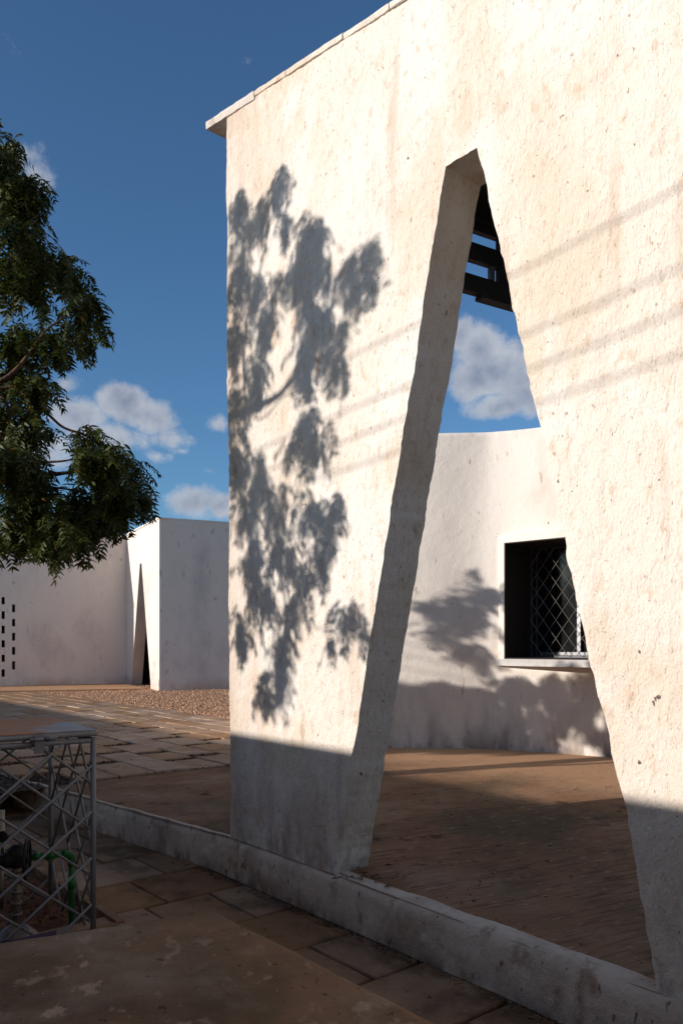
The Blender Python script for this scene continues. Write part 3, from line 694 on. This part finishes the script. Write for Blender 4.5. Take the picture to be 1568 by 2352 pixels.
# ------------------------------------------------------------------ long boundary wall behind the viewer, whose shadow lies over the foreground
bt = MB(); bt.box(W(-45, 6.0, SUNK_Z-.1), TE*70, -NE*.3, (0, 0, 2.34+.35)); o = bt.obj('boundary_wall', M_bound)
tag(o, 'long plain rendered boundary wall behind the viewer, parallel to the tall white wall', 'wall')

# ------------------------------------------------------------------ low stained ledge in the foreground
def LDG(t, d): return W(t, d, 0)
lc = W(1.69, 1.11); lb = W(1.51, 1.91)
ld1 = (lb-lc).normalized()
nA, nB = 110, 120; us = np.linspace(0, 1, nA); vs = np.linspace(0, 1, nB)
LEN, WID = 2.6, 2.2
T0 = np.array(TE)
Ag = np.array(tuple(lc))[None, None]+us[:, None, None]*LEN*T0+vs[None, :, None]*WID*np.array(ld1)
Ag[..., 2] = .2; f = Ag.reshape(-1, 3); f[:, 2] += vnoise(f, 1.5, 3)*.010+vnoise(f, 9, 4)*.003
e_in = np.minimum(us[:, None]*LEN, 9)*1.0; wob = vnoise(f, 7, 5).reshape(nA, nB)*.03+vnoise(f, 30, 6).reshape(nA, nB)*.008
edge = np.minimum(us[:, None]*LEN, vs[None, :]*WID)
Ag[..., 2] -= .012*np.clip(1-edge/.02, 0, 1)**2
rim = np.exp(-edge/.05)
Ag[..., 0] += (wob*rim)*(-.3); Ag[..., 1] += (wob*rim)*.9
rows = [Ag]
me_parts = []
def skirt(lineP, depth=.5, n=20):
    z = np.linspace(0, 1, n); A = np.repeat(lineP[:, None], n, 1).copy(); A[..., 2] -= z[None]*depth; return A
pr = [(Ag, True), (skirt(Ag[0]), True), (skirt(Ag[:, 0]), False)]
me = weld(pr); me.name = 'low_ledge'; lo = link('low_ledge', me, M_ledge)
tag(lo, 'low brown concrete ledge with pale paint stains, in the foreground beside the paved walkway', 'ledge')

# ------------------------------------------------------------------ steel lattice cage
K = Vector((-1.33, 4.20, 0)); FF = Vector((-math.sin(R(55)), -math.cos(R(55)), 0)); SS = Vector((-math.sin(R(35)), math.cos(R(35)), 0))
cg = empty('steel_cage', tuple(K+FF*.7+SS*.42+Vector((0, 0, SUNK_Z)))); ZT_, ZB_ = .815, SUNK_Z-.03; CW, CDp = 1.45, .84
tag(cg, 'grey painted steel lattice cage with a rust-stained lid, at the left edge over the pipework', 'cage')
def cpt(u, v, z): return K+FF*u+SS*v+Vector((0, 0, z))
def cagepart(mb, name, m=None, smooth=True): mb.V = [Vector(v)-cg.location for v in mb.V]; return mb.obj(name, m or M_grey, cg, smooth=smooth)
for u, v in ((0, 0), (0, CDp), (CW, 0), (CW, CDp)):
    m_ = MB(); m_.tube([cpt(u, v, ZB_), cpt(u, v, ZT_-.005)], .0155, 12); cagepart(m_, 'post')
for a, b in (((0.016, 0), (CW-.016, 0)), ((0.016, CDp), (CW-.016, CDp)), ((0, .016), (0, CDp-.016)), ((CW, .016), (CW, CDp-.016))):
    m_ = MB(); m_.tube([cpt(*a, ZT_-.02), cpt(*b, ZT_-.02)], .0145, 12); cagepart(m_, 'top_rail')
lid = MB(); n_ = 2
lid.box(cpt(-.012, -.012, ZT_+.034), FF*(CW+.024), SS*(CDp+.024), (0, 0, .004)); lido = cagepart(lid, 'lid', M_lid, False)
for a, b in (((-.014, -.006), (CW, -.006)), ((-.006, .006), (-.006, CDp))):
    m_ = MB(); m_.tube([cpt(*a, ZT_+.018), cpt(*b, ZT_+.018)], .0155, 12); m_.V = [Vector(v)-cg.location for v in m_.V]; m_.obj('rim_tube', M_grey, lido, smooth=True)
m_ = MB(); m_.box(cpt(.265, -.040, ZT_-.065), FF*.045, SS*.012, (0, 0, .095)); hs = cagepart(m_, 'hasp', M_grey, False)
m_ = MB(); m_.tube([cpt(.20, -.044, ZT_+.012), cpt(.262, -.044, ZT_+.010)], .0095, 8); m_.tube([cpt(.268, -.044, ZT_+.010), cpt(.335, -.044, ZT_+.008)], .0095, 8)
m_.V = [Vector(v)-cg.location for v in m_.V]; m_.obj('hinge_pin', M_grey, hs, smooth=True)
tn = math.tan(R(39)); sp = .247
def lattice(P, wid, zr_up, zr_dn, off1, off2, broken=()):
    j = 0
    for slope, z0, off in ((-tn, zr_up, off1), (tn, zr_dn, off2)):       # u runs to the left: negative slope falls to the left
        for k in range(-8, 12):
            c = clip_line(0, z0+k*sp, slope, .012, wid-.012, ZB_, ZT_-.028)
            if not c or math.dist(*c) < .05: continue
            a, b = c
            if j in broken:
                q = .55; b = (a[0]+(b[0]-a[0])*q, a[1]+(b[1]-a[1])*q)
            bend = random.uniform(-.004, .004); mid = ((a[0]+b[0])/2, (a[1]+b[1])/2+bend)
            m_ = MB(); m_.tube([P(a[0], off, a[1]), P(mid[0], off, mid[1]), P(b[0], off, b[1])], .0074, 7); cagepart(m_, 'lattice_rod'); j += 1
lattice(lambda u, o, z: cpt(u, -.006+o, z), CW, .178, .062, -.008, .005)
lattice(lambda u, o, z: cpt(u, CDp+o, z), CW, .10, .20, .006, -.006)
tn = math.tan(R(50)); sp = .30
lattice(lambda v, o, z: cpt(o, v, z), CDp, .10, .16, .006, -.006, (3, 8, 10))
lattice(lambda v, o, z: cpt(CW+o, v, z), CDp, .10, .16, .006, -.006)

# ------------------------------------------------------------------ pipework inside the cage
ZP = 4.30
def pt(px, py, Z=ZP): return AT(px, py, Z)
gp = empty('green_pipe', tuple(pt(158, 2120))); tag(gp, 'green plastic water pipe bending down at an elbow inside the steel cage', 'pipe')
def gpart(mb, name, m=M_green, par=gp): mb.V = [Vector(v)-par.location for v in mb.V]; return mb.obj(name, m, par, smooth=True)
a, b = pt(74, 1969, 4.22), pt(150, 1962, 4.34)
h_ = (b-a).normalized()
m_ = MB(); m_.tube([a, b], .0165, 14); gpart(m_, 'pipe')
for f0, f1, r_2 in ((.05, .20, .0195), (.42, .66, .024), (.28, .36, .019)):
    m_ = MB(); m_.tube([a+(b-a)*f0, a+(b-a)*f1], r_2, 14); gpart(m_, 'collar')
c_ = b+h_*.03; m_ = MB(); arc = [b]+[b+h_*(.035*math.sin(q))+Vector((0, 0, -1))*(.035*(1-math.cos(q))) for q in np.linspace(0, math.pi/2, 7)[1:]]
m_.tube([b-h_*.02]+arc+[arc[-1]-Vector((0, 0, .03))], .0215, 14); gpart(m_, 'elbow')
d_ = arc[-1]-Vector((0, 0, .03)); m_ = MB(); m_.tube([d_, Vector((d_.x, d_.y, SUNK_Z-.03))], .0168, 14); gpart(m_, 'pipe')
for z in (.14, .0): 
    m_ = MB(); m_.tube([Vector((d_.x, d_.y, z)), Vector((d_.x, d_.y, z-.05))], .0215, 14); gpart(m_, 'collar')
vp = pt(38, 1975, 4.15); ga = empty('gate_valve', (vp.x, vp.y, SUNK_Z)); tag(ga, 'black gate valve with handwheel and pressure gauge on a galvanised pipe in the cage', 'valve')
m_ = MB(); m_.tube([Vector((vp.x, vp.y, SUNK_Z-.03)), Vector((vp.x, vp.y, vp.z+.02))], .0235, 14); gpart(m_, 'riser_pipe', M_zinc, ga)
for z in (.10, .045, -.01, -.07, -.13):
    m_ = MB(); m_.tube([Vector((vp.x, vp.y, z)), Vector((vp.x, vp.y, z+.018))], .029, 14); gpart(m_, 'coupling', M_zinc, ga)
m_ = MB(); q = Vector((vp.x, vp.y, vp.z))
m_.tube([q+Vector((0, 0, -.04)), q+Vector((0, 0, -.02)), q+Vector((0, 0, .02)), q+Vector((0, 0, .06)), q+Vector((0, 0, .08))], [.03, .045, .055, .045, .02], 14)
m_.tube([q-h_*.09, q-h_*.07, q-h_*.069, q+h_*.03, q+h_*.031, q+h_*.06], [.03, .03, .04, .04, .03, .022], 14); gpart(m_, 'valve_body', M_iron, ga)
wc = pt(62, 1975, 4.16); wa = Vector((1, .22, 0)).normalized(); wy = Vector((0, 0, 1)); wx = wa.cross(wy)
m_ = MB(); ring = [wc+(wx*math.cos(x)+wy*math.sin(x))*.105 for x in np.linspace(0, 2*math.pi, 25)]; m_.tube(ring, .008, 7, False)
for x in np.linspace(0, 2*math.pi, 5)[:-1]: m_.tube([wc, wc+(wx*math.cos(x+.5)+wy*math.sin(x+.5))*.1], .006, 6)
m_.tube([q, wc+wa*.01], .011, 8); gpart(m_, 'handwheel', M_iron, ga)
gc = pt(6, 1922, 4.1); m_ = MB(); m_.tube([gc-Vector((0, .012, 0)), gc+Vector((0, .012, 0))], .028, 18); gg = gpart(m_, 'pressure_gauge', M_iron, ga)
m_ = MB(); m_.tube([gc-Vector((0, .0135, 0)), gc-Vector((0, .0125, 0))], .022, 18); gpart(m_, 'dial', M_zinc, gg).location = -Vector((0, 0, 0))
m_ = MB(); m_.tube([gc-Vector((0, 0, .028)), gc-Vector((0, 0, .09))], .008, 8); gpart(m_, 'gauge_stem', M_zinc, ga)
m_ = MB(); m_.tube([pt(-40, 1985, 4.1), q], .018, 10); gpart(m_, 'branch_pipe', M_zinc, ga)
fl_ = Vector((vp.x+.03, vp.y-.06, SUNK_Z)); m_ = MB()
m_.tube([fl_+Vector((0, 0, -.02)), fl_+Vector((0, 0, .03)), fl_+Vector((.004, -.004, .05)), fl_+Vector((.01, -.01, .07))], [.115, .11, .085, .05], 20); o = m_.obj('pipe_flange', M_zinc, smooth=True)
tag(o, 'pale round metal flange on the ground at the foot of the riser pipe', 'flange')
m_ = MB(); pa = W(1.50, 1.60, .06); pbb = [AT(8, 2172, 3.45), AT(50, 2166, 3.52), AT(90, 2156, 3.60), AT(124, 2146, 3.68)]
m_.tube(pbb, [.020, .021, .020, .017], 10); o = m_.obj('lagged_pipe', M_purple, smooth=True); tag(o, 'short dark purple lagged pipe lying behind the back edge of the low ledge', 'pipe')
m_ = MB(); m_.tube([AT(2, 1995, 4.7), AT(2, 1862, 4.7)], .022, 12); 
m_.V = [v for v in m_.V]; o = m_.obj('plastic_post', M_pvc, smooth=True); tag(o, 'pale upright plastic pipe standing inside the cage at the left picture edge', 'pipe')
bpx = AT(2, 1995, 4.7); m2 = MB(); m2.tube([bpx, Vector((bpx.x, bpx.y, SUNK_Z-.03))], .016, 10); o2 = m2.obj('lower_pipe', M_zinc, o, smooth=True)

# ------------------------------------------------------------------ neem tree
sund = Vector((.927, .375, -.258))
TB = Vector((-4.9, 5.75, 0))
tree = empty('neem_tree', tuple(TB)); tag(tree, 'drooping neem tree reaching in from the left in front of the white walls', 'tree')
def tpart(mb, name, smooth=True): mb.V = [Vector(v)-TB for v in mb.V]; return mb.obj(name, M_bark, tree, smooth=smooth)
m_ = MB(); m_.tube([TB+Vector((0, 0, -.05)), TB+Vector((.03, .02, .3)), TB+Vector((.0, .05, 1.0)), TB+Vector((.08, .02, 1.8)), TB+Vector((.05, .05, 2.5)), TB+Vector((.2, .0, 3.4)), TB+Vector((.1, .1, 4.6))], [.21, .17, .15, .135, .12, .08, .03], 12); tpart(m_, 'trunk')
limb_end = []
def smoothpts(P, n=6):
    P = [Vector(p) for p in P]; P = [P[0]*2-P[1]]+P+[P[-1]*2-P[-2]]; o = []
    for i in range(1, len(P)-2):
        for k in range(n):
            u = k/n; a, b, c, d = P[i-1:i+3]; o.append(.5*((2*b)+(c-a)*u+(2*a-5*b+4*c-d)*u*u+(3*b-a-3*c+d)*u**3))
    return o+[P[-2]]
def limb(P, r0, r1, name='limb'):
    Q = smoothpts(P); n = len(Q); m_ = MB(); m_.tube(Q, [r0+(r1-r0)*(i/(n-1)) for i in range(n)], 8); tpart(m_, name)
z6 = lambda x, y, Z=6.0: AT(x/3.136/1.2245, (950+y/3.136)/1.2245, Z)
z5 = lambda x, y, Z=6.0: AT(x/3.136/1.2245, (280+y/3.136)/1.2245, Z)
tr = lambda h: TB+Vector((.05, .04, h))
limb([tr(2.4), tr(2.9)+Vector((.8, .1, 0)), z6(-260, 470), z6(0, 380), z6(130, 290), z6(250, 150), z6(360, 0), z5(420, 2020), z5(700, 1830)], .028, .006)
limb([z6(-260, 470), z6(0, 440), z6(130, 440), z6(250, 530), z6(420, 670), z6(560, 790), z6(740, 850), z6(830, 900)], .018, .006)
limb([z6(130, 440), z6(340, 470), z6(520, 505)], .009, .004)
limb([z6(-260, 430), z6(0, 510), z6(80, 660), z6(70, 850), z6(130, 1130), z6(170, 1260), z6(300, 1370), z6(500, 1480), z6(640, 1560)], .016, .005)
limb([tr(1.7), tr(1.9)+Vector((1.0, .1, 0)), z6(-60, 1150, 6.2), z6(180, 1240, 6.2), z6(420, 1212, 6.2), z6(620, 1185, 6.2), z6(850, 1150, 6.2)], .045, .006)
limb([z6(-60, 1100, 6.1), z6(200, 1130, 6.1), z6(420, 1097, 6.1), z6(570, 1085, 6.1), z6(800, 1040, 6.1)], .016, .005)
limb([z6(180, 1240, 6.2), z6(430, 1312, 6.1), z6(620, 1340, 6.1), z6(900, 1400, 6.1)], .012, .005)
limb([z6(180, 1240, 6.2), z6(340, 1340, 6.2), z6(560, 1460, 6.2), z6(820, 1600, 6.2)], .016, .006)
limb([tr(3.2), tr(3.7)+Vector((.9, .1, 0)), z5(-200, 900), z5(60, 700), z5(160, 500)], .05, .005)
limb([tr(3.0), tr(3.2)+Vector((.9, .1, 0)), z5(-200, 1500), z5(200, 1500), z5(450, 1450)], .045, .006)
limb([z5(-200, 1500), z5(100, 1200), z5(350, 1000)], .014, .004)

# drooping compound leaves, drawn from a few templates
def template(r):
    V, F = [], []
    Lr = r.uniform(.17, .26); n = r.randint(6, 8); curve = r.uniform(.25, .7)
    def rp(s): return np.array([Lr*s*math.cos(curve*s), 0, -Lr*s*math.sin(curve*s)])
    def leaflet(p, ang, ln, wd, roll):
        d = np.array([math.cos(ang), math.sin(ang), 0]); sd = np.array([-math.sin(ang), math.cos(ang), 0]); side = 1 if ang > 0 else -1
        b = len(V); droop = r.uniform(.15, .55)
        for s, wv_ in ((0, .12), (.3, .95), (.65, .72), (1, 0)):
            c = p+d*ln*s-sd*side*(-.16*ln*s*s*1.6)+np.array([0, 0, -droop*ln*s*s])
            c = c-d*ln*.10*s*s
            if wv_ == 0: V.append(c)
            else:
                V.append(c+sd*wd*.5*wv_+np.array([0, 0, roll*wd*.5*wv_])); V.append(c-sd*wd*.5*wv_-np.array([0, 0, roll*wd*.5*wv_]))
        F.extend([(b, b+1, b+3), (b, b+3, b+2), (b+2, b+3, b+5), (b+2, b+5, b+4), (b+4, b+5, b+6)])
    for i in range(n):
        s = .22+.78*i/(n-1); p = rp(s)
        for sg in (1, -1): leaflet(p, sg*r.uniform(.75, 1.15)*(1-.35*s), r.uniform(.060, .080)*(1-.25*abs(s-.6)), r.uniform(.016, .021), r.uniform(-.8, .8))
    leaflet(rp(1), .02, .055, .015, .2)
    # rachis as a thin three-sided strip
    b = len(V)
    for s in (0, .5, 1):
        p = rp(s); V.extend([p+np.array([0, .0009, 0]), p-np.array([0, .0009, 0])])
    F.extend([(b, b+1, b+3), (b, b+3, b+2), (b+2, b+3, b+5), (b+2, b+5, b+4)])
    return np.array(V), np.array(F)
r5 = random.Random(21); TPL = [template(r5) for _ in range(8)]
def leaves(anchors, name):
    Vs, Fs, b = [], [], 0
    for p in anchors:
        V, F = TPL[r5.randrange(8)]; az = r5.uniform(0, 6.283); pitch = r5.uniform(.1, 1.3); roll = r5.uniform(-.5, .5); s = r5.uniform(.8, 1.15)
        ca, sa = math.cos(az), math.sin(az); cp, sp_ = math.cos(pitch), math.sin(pitch); cr, sr = math.cos(roll), math.sin(roll)
        Rz = np.array([[ca, -sa, 0], [sa, ca, 0], [0, 0, 1]]); Ry = np.array([[cp, 0, sp_], [0, 1, 0], [-sp_, 0, cp]]); Rx = np.array([[1, 0, 0], [0, cr, -sr], [0, sr, cr]])
        Vs.append((V*s)@(Rz@Ry@Rx).T+np.array(p)); Fs.append(F+b); b += len(V)
    V = np.concatenate(Vs)-np.array(TB); me = fastmesh(name, V, np.concatenate(Fs), False)
    return link(name, me, M_leaf, tree)
anchors = []
def clump(c, r, n):
    # leaves spring from short twigs, a few at each tip
    k = 0
    while k < n:
        d = np.array([r5.gauss(0, 1) for _ in range(3)]); d /= np.linalg.norm(d)+1e-9; q = r5.random()**.42
        tip = np.array(c)+d*q*np.array(r)
        for _ in range(r5.randint(3, 6)): anchors.append(tip+np.array([r5.gauss(0, .02) for _ in range(3)])); k += 1
vis = [(5, 320, 34, 44), (15, 390, 40, 50), (30, 470, 55, 50), (85, 480, 34, 36), (50, 560, 60, 50), (120, 600, 50, 36), (150, 645, 42, 34), (40, 660, 70, 50), (200, 715, 34, 36),
       (180, 760, 44, 34), (110, 780, 50, 36), (30, 790, 50, 50), (40, 880, 60, 44), (80, 900, 36, 36), (20, 970, 56, 50), (80, 1010, 36, 34), (30, 1070, 60, 50), (75, 1120, 44, 40),
       (50, 1170, 70, 50), (100, 1210, 50, 36), (40, 1240, 60, 26), (120, 1250, 44, 20), (215, 1020, 40, 26), (260, 1060, 50, 36), (300, 1100, 34, 34), (220, 1090, 50, 40), (310, 1140, 26, 34),
       (250, 1150, 50, 44), (190, 1160, 36, 34), (230, 1215, 46, 26), (165, 1240, 40, 26), (270, 1195, 30, 24), (150, 1185, 30, 30)]
for x, y, rx, ry in vis:
    Z = r5.uniform(5.7, 6.5); c = AT(x, y-26, Z); m = Z/1800
    clump(c, (rx*m*.86, .30, ry*m*.9), int(50*(rx*ry)/2000)+12)
nvis = len(anchors)
# the rest of the crown, left of the view and around the trunk
def tprime(p):
    rx_, ry_ = p[0]-P1.x, p[1]-P1.y; t = rx_*TE.x+ry_*TE.y; Dd = -(rx_*NE.x+ry_*NE.y); return t+.314*Dd, p[2]-.258*Dd/.954
def vlat(p): return -.375*p[0]+.927*p[1]
def off_ok(p):
    tp, hz = tprime(p)
    if -.35 < tp < 7 and hz > -.5: return False
    v = vlat(p); s = (9.6-p[1])/.375*1.0
    W_x = p[0]; sx = (1.9-p[0])/.927
    if 6.2 < v < 9.6 and -1.2 < p[2]-.258*sx < 4.2: return False
    if p[0]/p[1] > -.50: return False
    return True
def crown(c, r, n):
    k = 0; it = 0
    while k < n and it < n*6:
        it += 1
        d = np.array([r5.gauss(0, 1) for _ in range(3)]); d /= np.linalg.norm(d)+1e-9; q = r5.random()**.4
        tip = np.array(c)+d*q*np.array(r)
        if off_ok(tip):
            for _ in range(4): anchors.append(tip+np.array([r5.gauss(0, .04) for _ in range(3)])); k += 1
for _ in range(44):
    a = r5.uniform(0, 6.283); rr = r5.uniform(.2, 2.3); crown((TB.x+rr*math.cos(a), TB.y+rr*math.sin(a), r5.uniform(2.2, 5.4)), (.5, .5, .4), 36)
# branches on the sun's side of the wall: (reading on the wall in px, size px, leaves)
def wall_pt(px, py):
    k = (px-784)/1800; t = (k*P1.y-P1.x)/(TE.x-k*TE.y); Z = P1.y+t*TE.y; return Vector((P1.x+t*TE.x, Z, CAMZ-(py-1480)/1800*Z))
shw = [(545, 470, 22, 45, 26), (628, 440, 16, 46, 18), (600, 490, 26, 40, 16), (560, 560, 34, 48, 24), (645, 520, 12, 30, 8), (540, 660, 26, 60, 34), (600, 650, 34, 46, 26),
       (610, 740, 40, 50, 38), (545, 780, 30, 60, 36), (580, 860, 46, 44, 40), (540, 930, 22, 44, 26),
       (705, 545, 36, 36, 44), (690, 600, 40, 36, 46), (735, 590, 24, 34, 20), (800, 620, 22, 16, 8), (828, 590, 20, 14, 8), (848, 565, 8, 20, 3), (852, 625, 8, 14, 3), (805, 680, 12, 34, 6), (775, 650, 16, 16, 5),
       (690, 690, 32, 36, 28), (740, 720, 30, 44, 26), (770, 790, 24, 60, 26), (710, 790, 36, 50, 28), (690, 860, 40, 30, 20), (760, 850, 16, 30, 8),
       (700, 985, 34, 34, 30), (725, 1030, 20, 34, 14), (672, 1030, 20, 30, 10),
       (545, 1060, 30, 40, 34), (590, 1090, 36, 40, 26), (560, 1180, 34, 60, 40), (625, 1170, 40, 50, 34), (700, 1170, 30, 40, 22), (755, 1180, 24, 46, 24), (740, 1260, 24, 34, 16),
       (650, 1260, 44, 40, 34), (580, 1290, 40, 50, 36), (690, 1320, 34, 40, 24), (600, 1380, 40, 50, 38), (660, 1420, 34, 40, 26), (550, 1450, 26, 50, 22), (640, 1490, 26, 40, 20),
       (795, 1400, 20, 22, 10), (818, 1440, 18, 20, 7), (780, 1450, 12, 22, 4), (835, 1480, 8, 16, 3), (625, 1560, 30, 34, 26), (610, 1610, 18, 26, 12), (540, 1000, 22, 30, 12)]
for x, y, rx, ry, n in shw:
    p = wall_pt(x, y-22); s = r5.uniform(3.2, 4.3); Z = p.y; m = Z/1800
    clump(p-sund*s, (.22, rx*m*1.15, ry*m*.95), int(n*1.05))
def back_limb(pxs, s, r0, r1): limb([wall_pt(*q)-sund*s for q in pxs], r0, r1)
limb([TB+Vector((.05, .04, 2.3)), TB+Vector((.5, -.7, 2.75)), wall_pt(430, 1010)-sund*4.1, wall_pt(560, 945)-sund*4.1, wall_pt(640, 905)-sund*4.1, wall_pt(690, 830)-sund*4.1, wall_pt(720, 700)-sund*4.1], .055, .006)
back_limb([(560, 945), (600, 960), (660, 905), (700, 950), (705, 990)], 4.1, .008, .003)
back_limb([(430, 1010), (560, 1150), (620, 1250), (650, 1400), (630, 1560)], 4.15, .020, .004)
back_limb([(650, 1400), (720, 1440), (800, 1450)], 4.1, .006, .003)
back_limb([(640, 905), (740, 740), (815, 620)], 4.1, .008, .003)
back_limb([(560, 945), (560, 760), (600, 600), (630, 450)], 4.15, .016, .004)
# foliage whose shadow lies on the curved building
def back_pt(px, py):
    s = s_at_px(px); x, y = bpt(s); x, y = float(x), float(y); return Vector((x, y, CAMZ-(py-1480)/1800*y))
for x, y, rx, ry, n in [(1085, 1325, 30, 26, 40), (1040, 1385, 34, 28, 36), (985, 1395, 20, 22, 18), (1120, 1380, 30, 36, 40), (1080, 1430, 36, 36, 46), (1005, 1440, 14, 26, 12), (1140, 1440, 22, 26, 14),
                        (1075, 1500, 22, 26, 22), (1110, 1530, 20, 20, 16), (1165, 1370, 20, 26, 12),
                        (1110, 1610, 60, 36, 90), (1190, 1590, 60, 36, 90), (1270, 1590, 60, 40, 90), (1350, 1580, 60, 40, 80), (1080, 1660, 60, 36, 80), (1170, 1660, 60, 36, 90), (1250, 1665, 60, 34, 80), (1320, 1640, 60, 34, 70),
                        (1090, 1720, 60, 24, 60), (1020, 1600, 40, 30, 50), (1030, 1680, 40, 30, 50), (1180, 1725, 50, 24, 50), (1130, 1710, 60, 20, 50), (1240, 1712, 60, 20, 50), (1380, 1700, 40, 26, 20),
                        (1300, 1300, 40, 40, 20), (1350, 1400, 30, 60, 16)]:
    p = back_pt(x, y-14); m = p.y/1800; s = r5.uniform(5.6, 6.2)+max(0, (x-1085)/1800*9.8)
    fr_ = 1 if x < 1190 else .5
    clump(p-sund*s, (rx*m*.45, rx*m*(.30 if x < 1190 else .55), ry*m*.9), int(n*(1.0 if y < 1560 else 1.9)))
leaves(anchors[:nvis], 'crown'); leaves([q for q in anchors[nvis:] if q[0]/q[1] < -.475], 'crown')
#limb([tr(2.2), (-4.4, 6.9, 2.3), (-3.8, 7.8, 2.6), (-3.6, 8.2, 2.5)], .05, .01)

# ------------------------------------------------------------------ overhead cables between two poles on the sun's side
cs_ = [(2.95, 0), (2.66, .4), (2.50, .6), (2.34, .8)]
poles = []
for t in (-26.0, 19.0):
    q = W(t, 5.3, 0); pm = MB(); zt_ = 5.6; pm.tube([q+Vector((0, 0, -.05)), q+Vector((0, 0, zt_))], [.13, .09], 12)
    o = pm.obj('utility_pole', M_bound, smooth=True); poles.append(o)
    o['group'] = 'poles carrying the overhead cables'; o['category'] = 'utility pole'
    o['label'] = 'concrete utility pole at the near end of the overhead cables' if t > 0 else 'concrete utility pole at the far end of the overhead cables'
lab = ['topmost of the four dark overhead cables', 'second dark overhead cable from the top', 'third dark overhead cable from the top', 'lowest of the four dark overhead cables']
for i, (hw, ex) in enumerate(cs_):
    m_ = MB(); pts_ = []
    for t in np.linspace(-26, 19, 90):
        x = (t-1.5)/17.5; DC = 5.3+.03*i
        z = hw+.258*DC/.954+.55*x*x+.05*(t+.314*DC-2.4)
        pts_.append(W(t, DC, z))
    m_.tube(pts_, .0052, 6); o = m_.obj('overhead_cable', M_cable, smooth=True)
    tag(o, lab[i]+', strung between the poles', 'cable', 'overhead cables')

# ------------------------------------------------------------------ unseen added blocks: shadow caster left of the view, sky-light blocker behind the viewer
SL2 = Vector((.927, .375, 0)); SP2 = Vector((-.375, .927, 0))
ph = empty('shadow_caster', (-8.6, 6.3, 0)); tag(ph, 'unseen flat-topped block added at the left to shade the foot of the curved wall', 'building')
o0 = SL2*(-6.5)+SP2*8.42
m_ = MB(); m_.box(o0-SL2*2.2-Vector((0, 0, .03)), SL2*2.0, SP2*1.5, (0, 0, 3.55)); far(m_, 'wall', M_bound, ph)
m_ = MB(); m_.box(o0-SL2*2.35+SP2*-.0+Vector((0, 0, 3.521)), SL2*2.3, SP2*1.65, (0, 0, .14)); far(m_, 'roof', M_coping, ph)
bb = empty('sky_blocker', (3, -4, 0)); tag(bb, 'tall rendered block added unseen behind the viewer to hold off sky light', 'building')
m_ = MB(); m_.box((-7, -10, -.3), (22, 0, 0), (0, 6, 0), (0, 0, 7.5)); far(m_, 'wall', M_bound, bb)
m_ = MB(); m_.box((-7.1, -10.1, 7.201), (22.2, 0, 0), (0, 6.2, 0), (0, 0, .2)); far(m_, 'roof', M_coping, bb)

# dry leaflets blown against the foot of the wall and over the floor
V, F = [], []
r6 = random.Random(4)
def dry(t, d, z):
    a = r6.uniform(0, 6.28); ln = r6.uniform(.035, .06); wd = ln*.28; c = W(t, d, z); u = Vector((math.cos(a), math.sin(a), 0)); v = Vector((-u.y, u.x, 0)); b = len(V); up = Vector((0, 0, r6.uniform(.004, .014)))
    V.extend([c-u*ln/2, c-u*ln*.1+v*wd/2+up, c+v*wd*.1+up*.3, c-u*ln*.1-v*wd/2+up, c+u*ln/2+v*wd*.3+up*.5]); F.extend([(b, b+2, b+1), (b, b+3, b+2), (b+1, b+2, b+4), (b+2, b+3, b+4)])
for _ in range(34): dry(r6.gauss(1.28, .10), -.14+r6.gauss(0, .10), .012)
for _ in range(46): dry(r6.uniform(1.2, 3.0), -r6.uniform(.1, 4.5), .014)
for _ in range(26): dry(r6.uniform(-2.0, 3.0), .05+abs(r6.gauss(0, .12)), SUNK_Z+.008)
for _ in range(22): dry(r6.uniform(-1.4, .3), r6.uniform(1.0, 1.6), SUNK_Z-.015)
for _ in range(40): dry(r6.uniform(-9, -2.8), -r6.uniform(-.5, 3.5), .028)
M_dry = mat('dry_leaf', (.16, .085, .04), .8)
o = link('dry_leaves', mesh('dry_leaves', V, F), M_dry); o['kind'] = 'stuff'; tag(o, 'dry brown leaflets blown over the floor, the kerb foot and the paving', 'dry leaves')
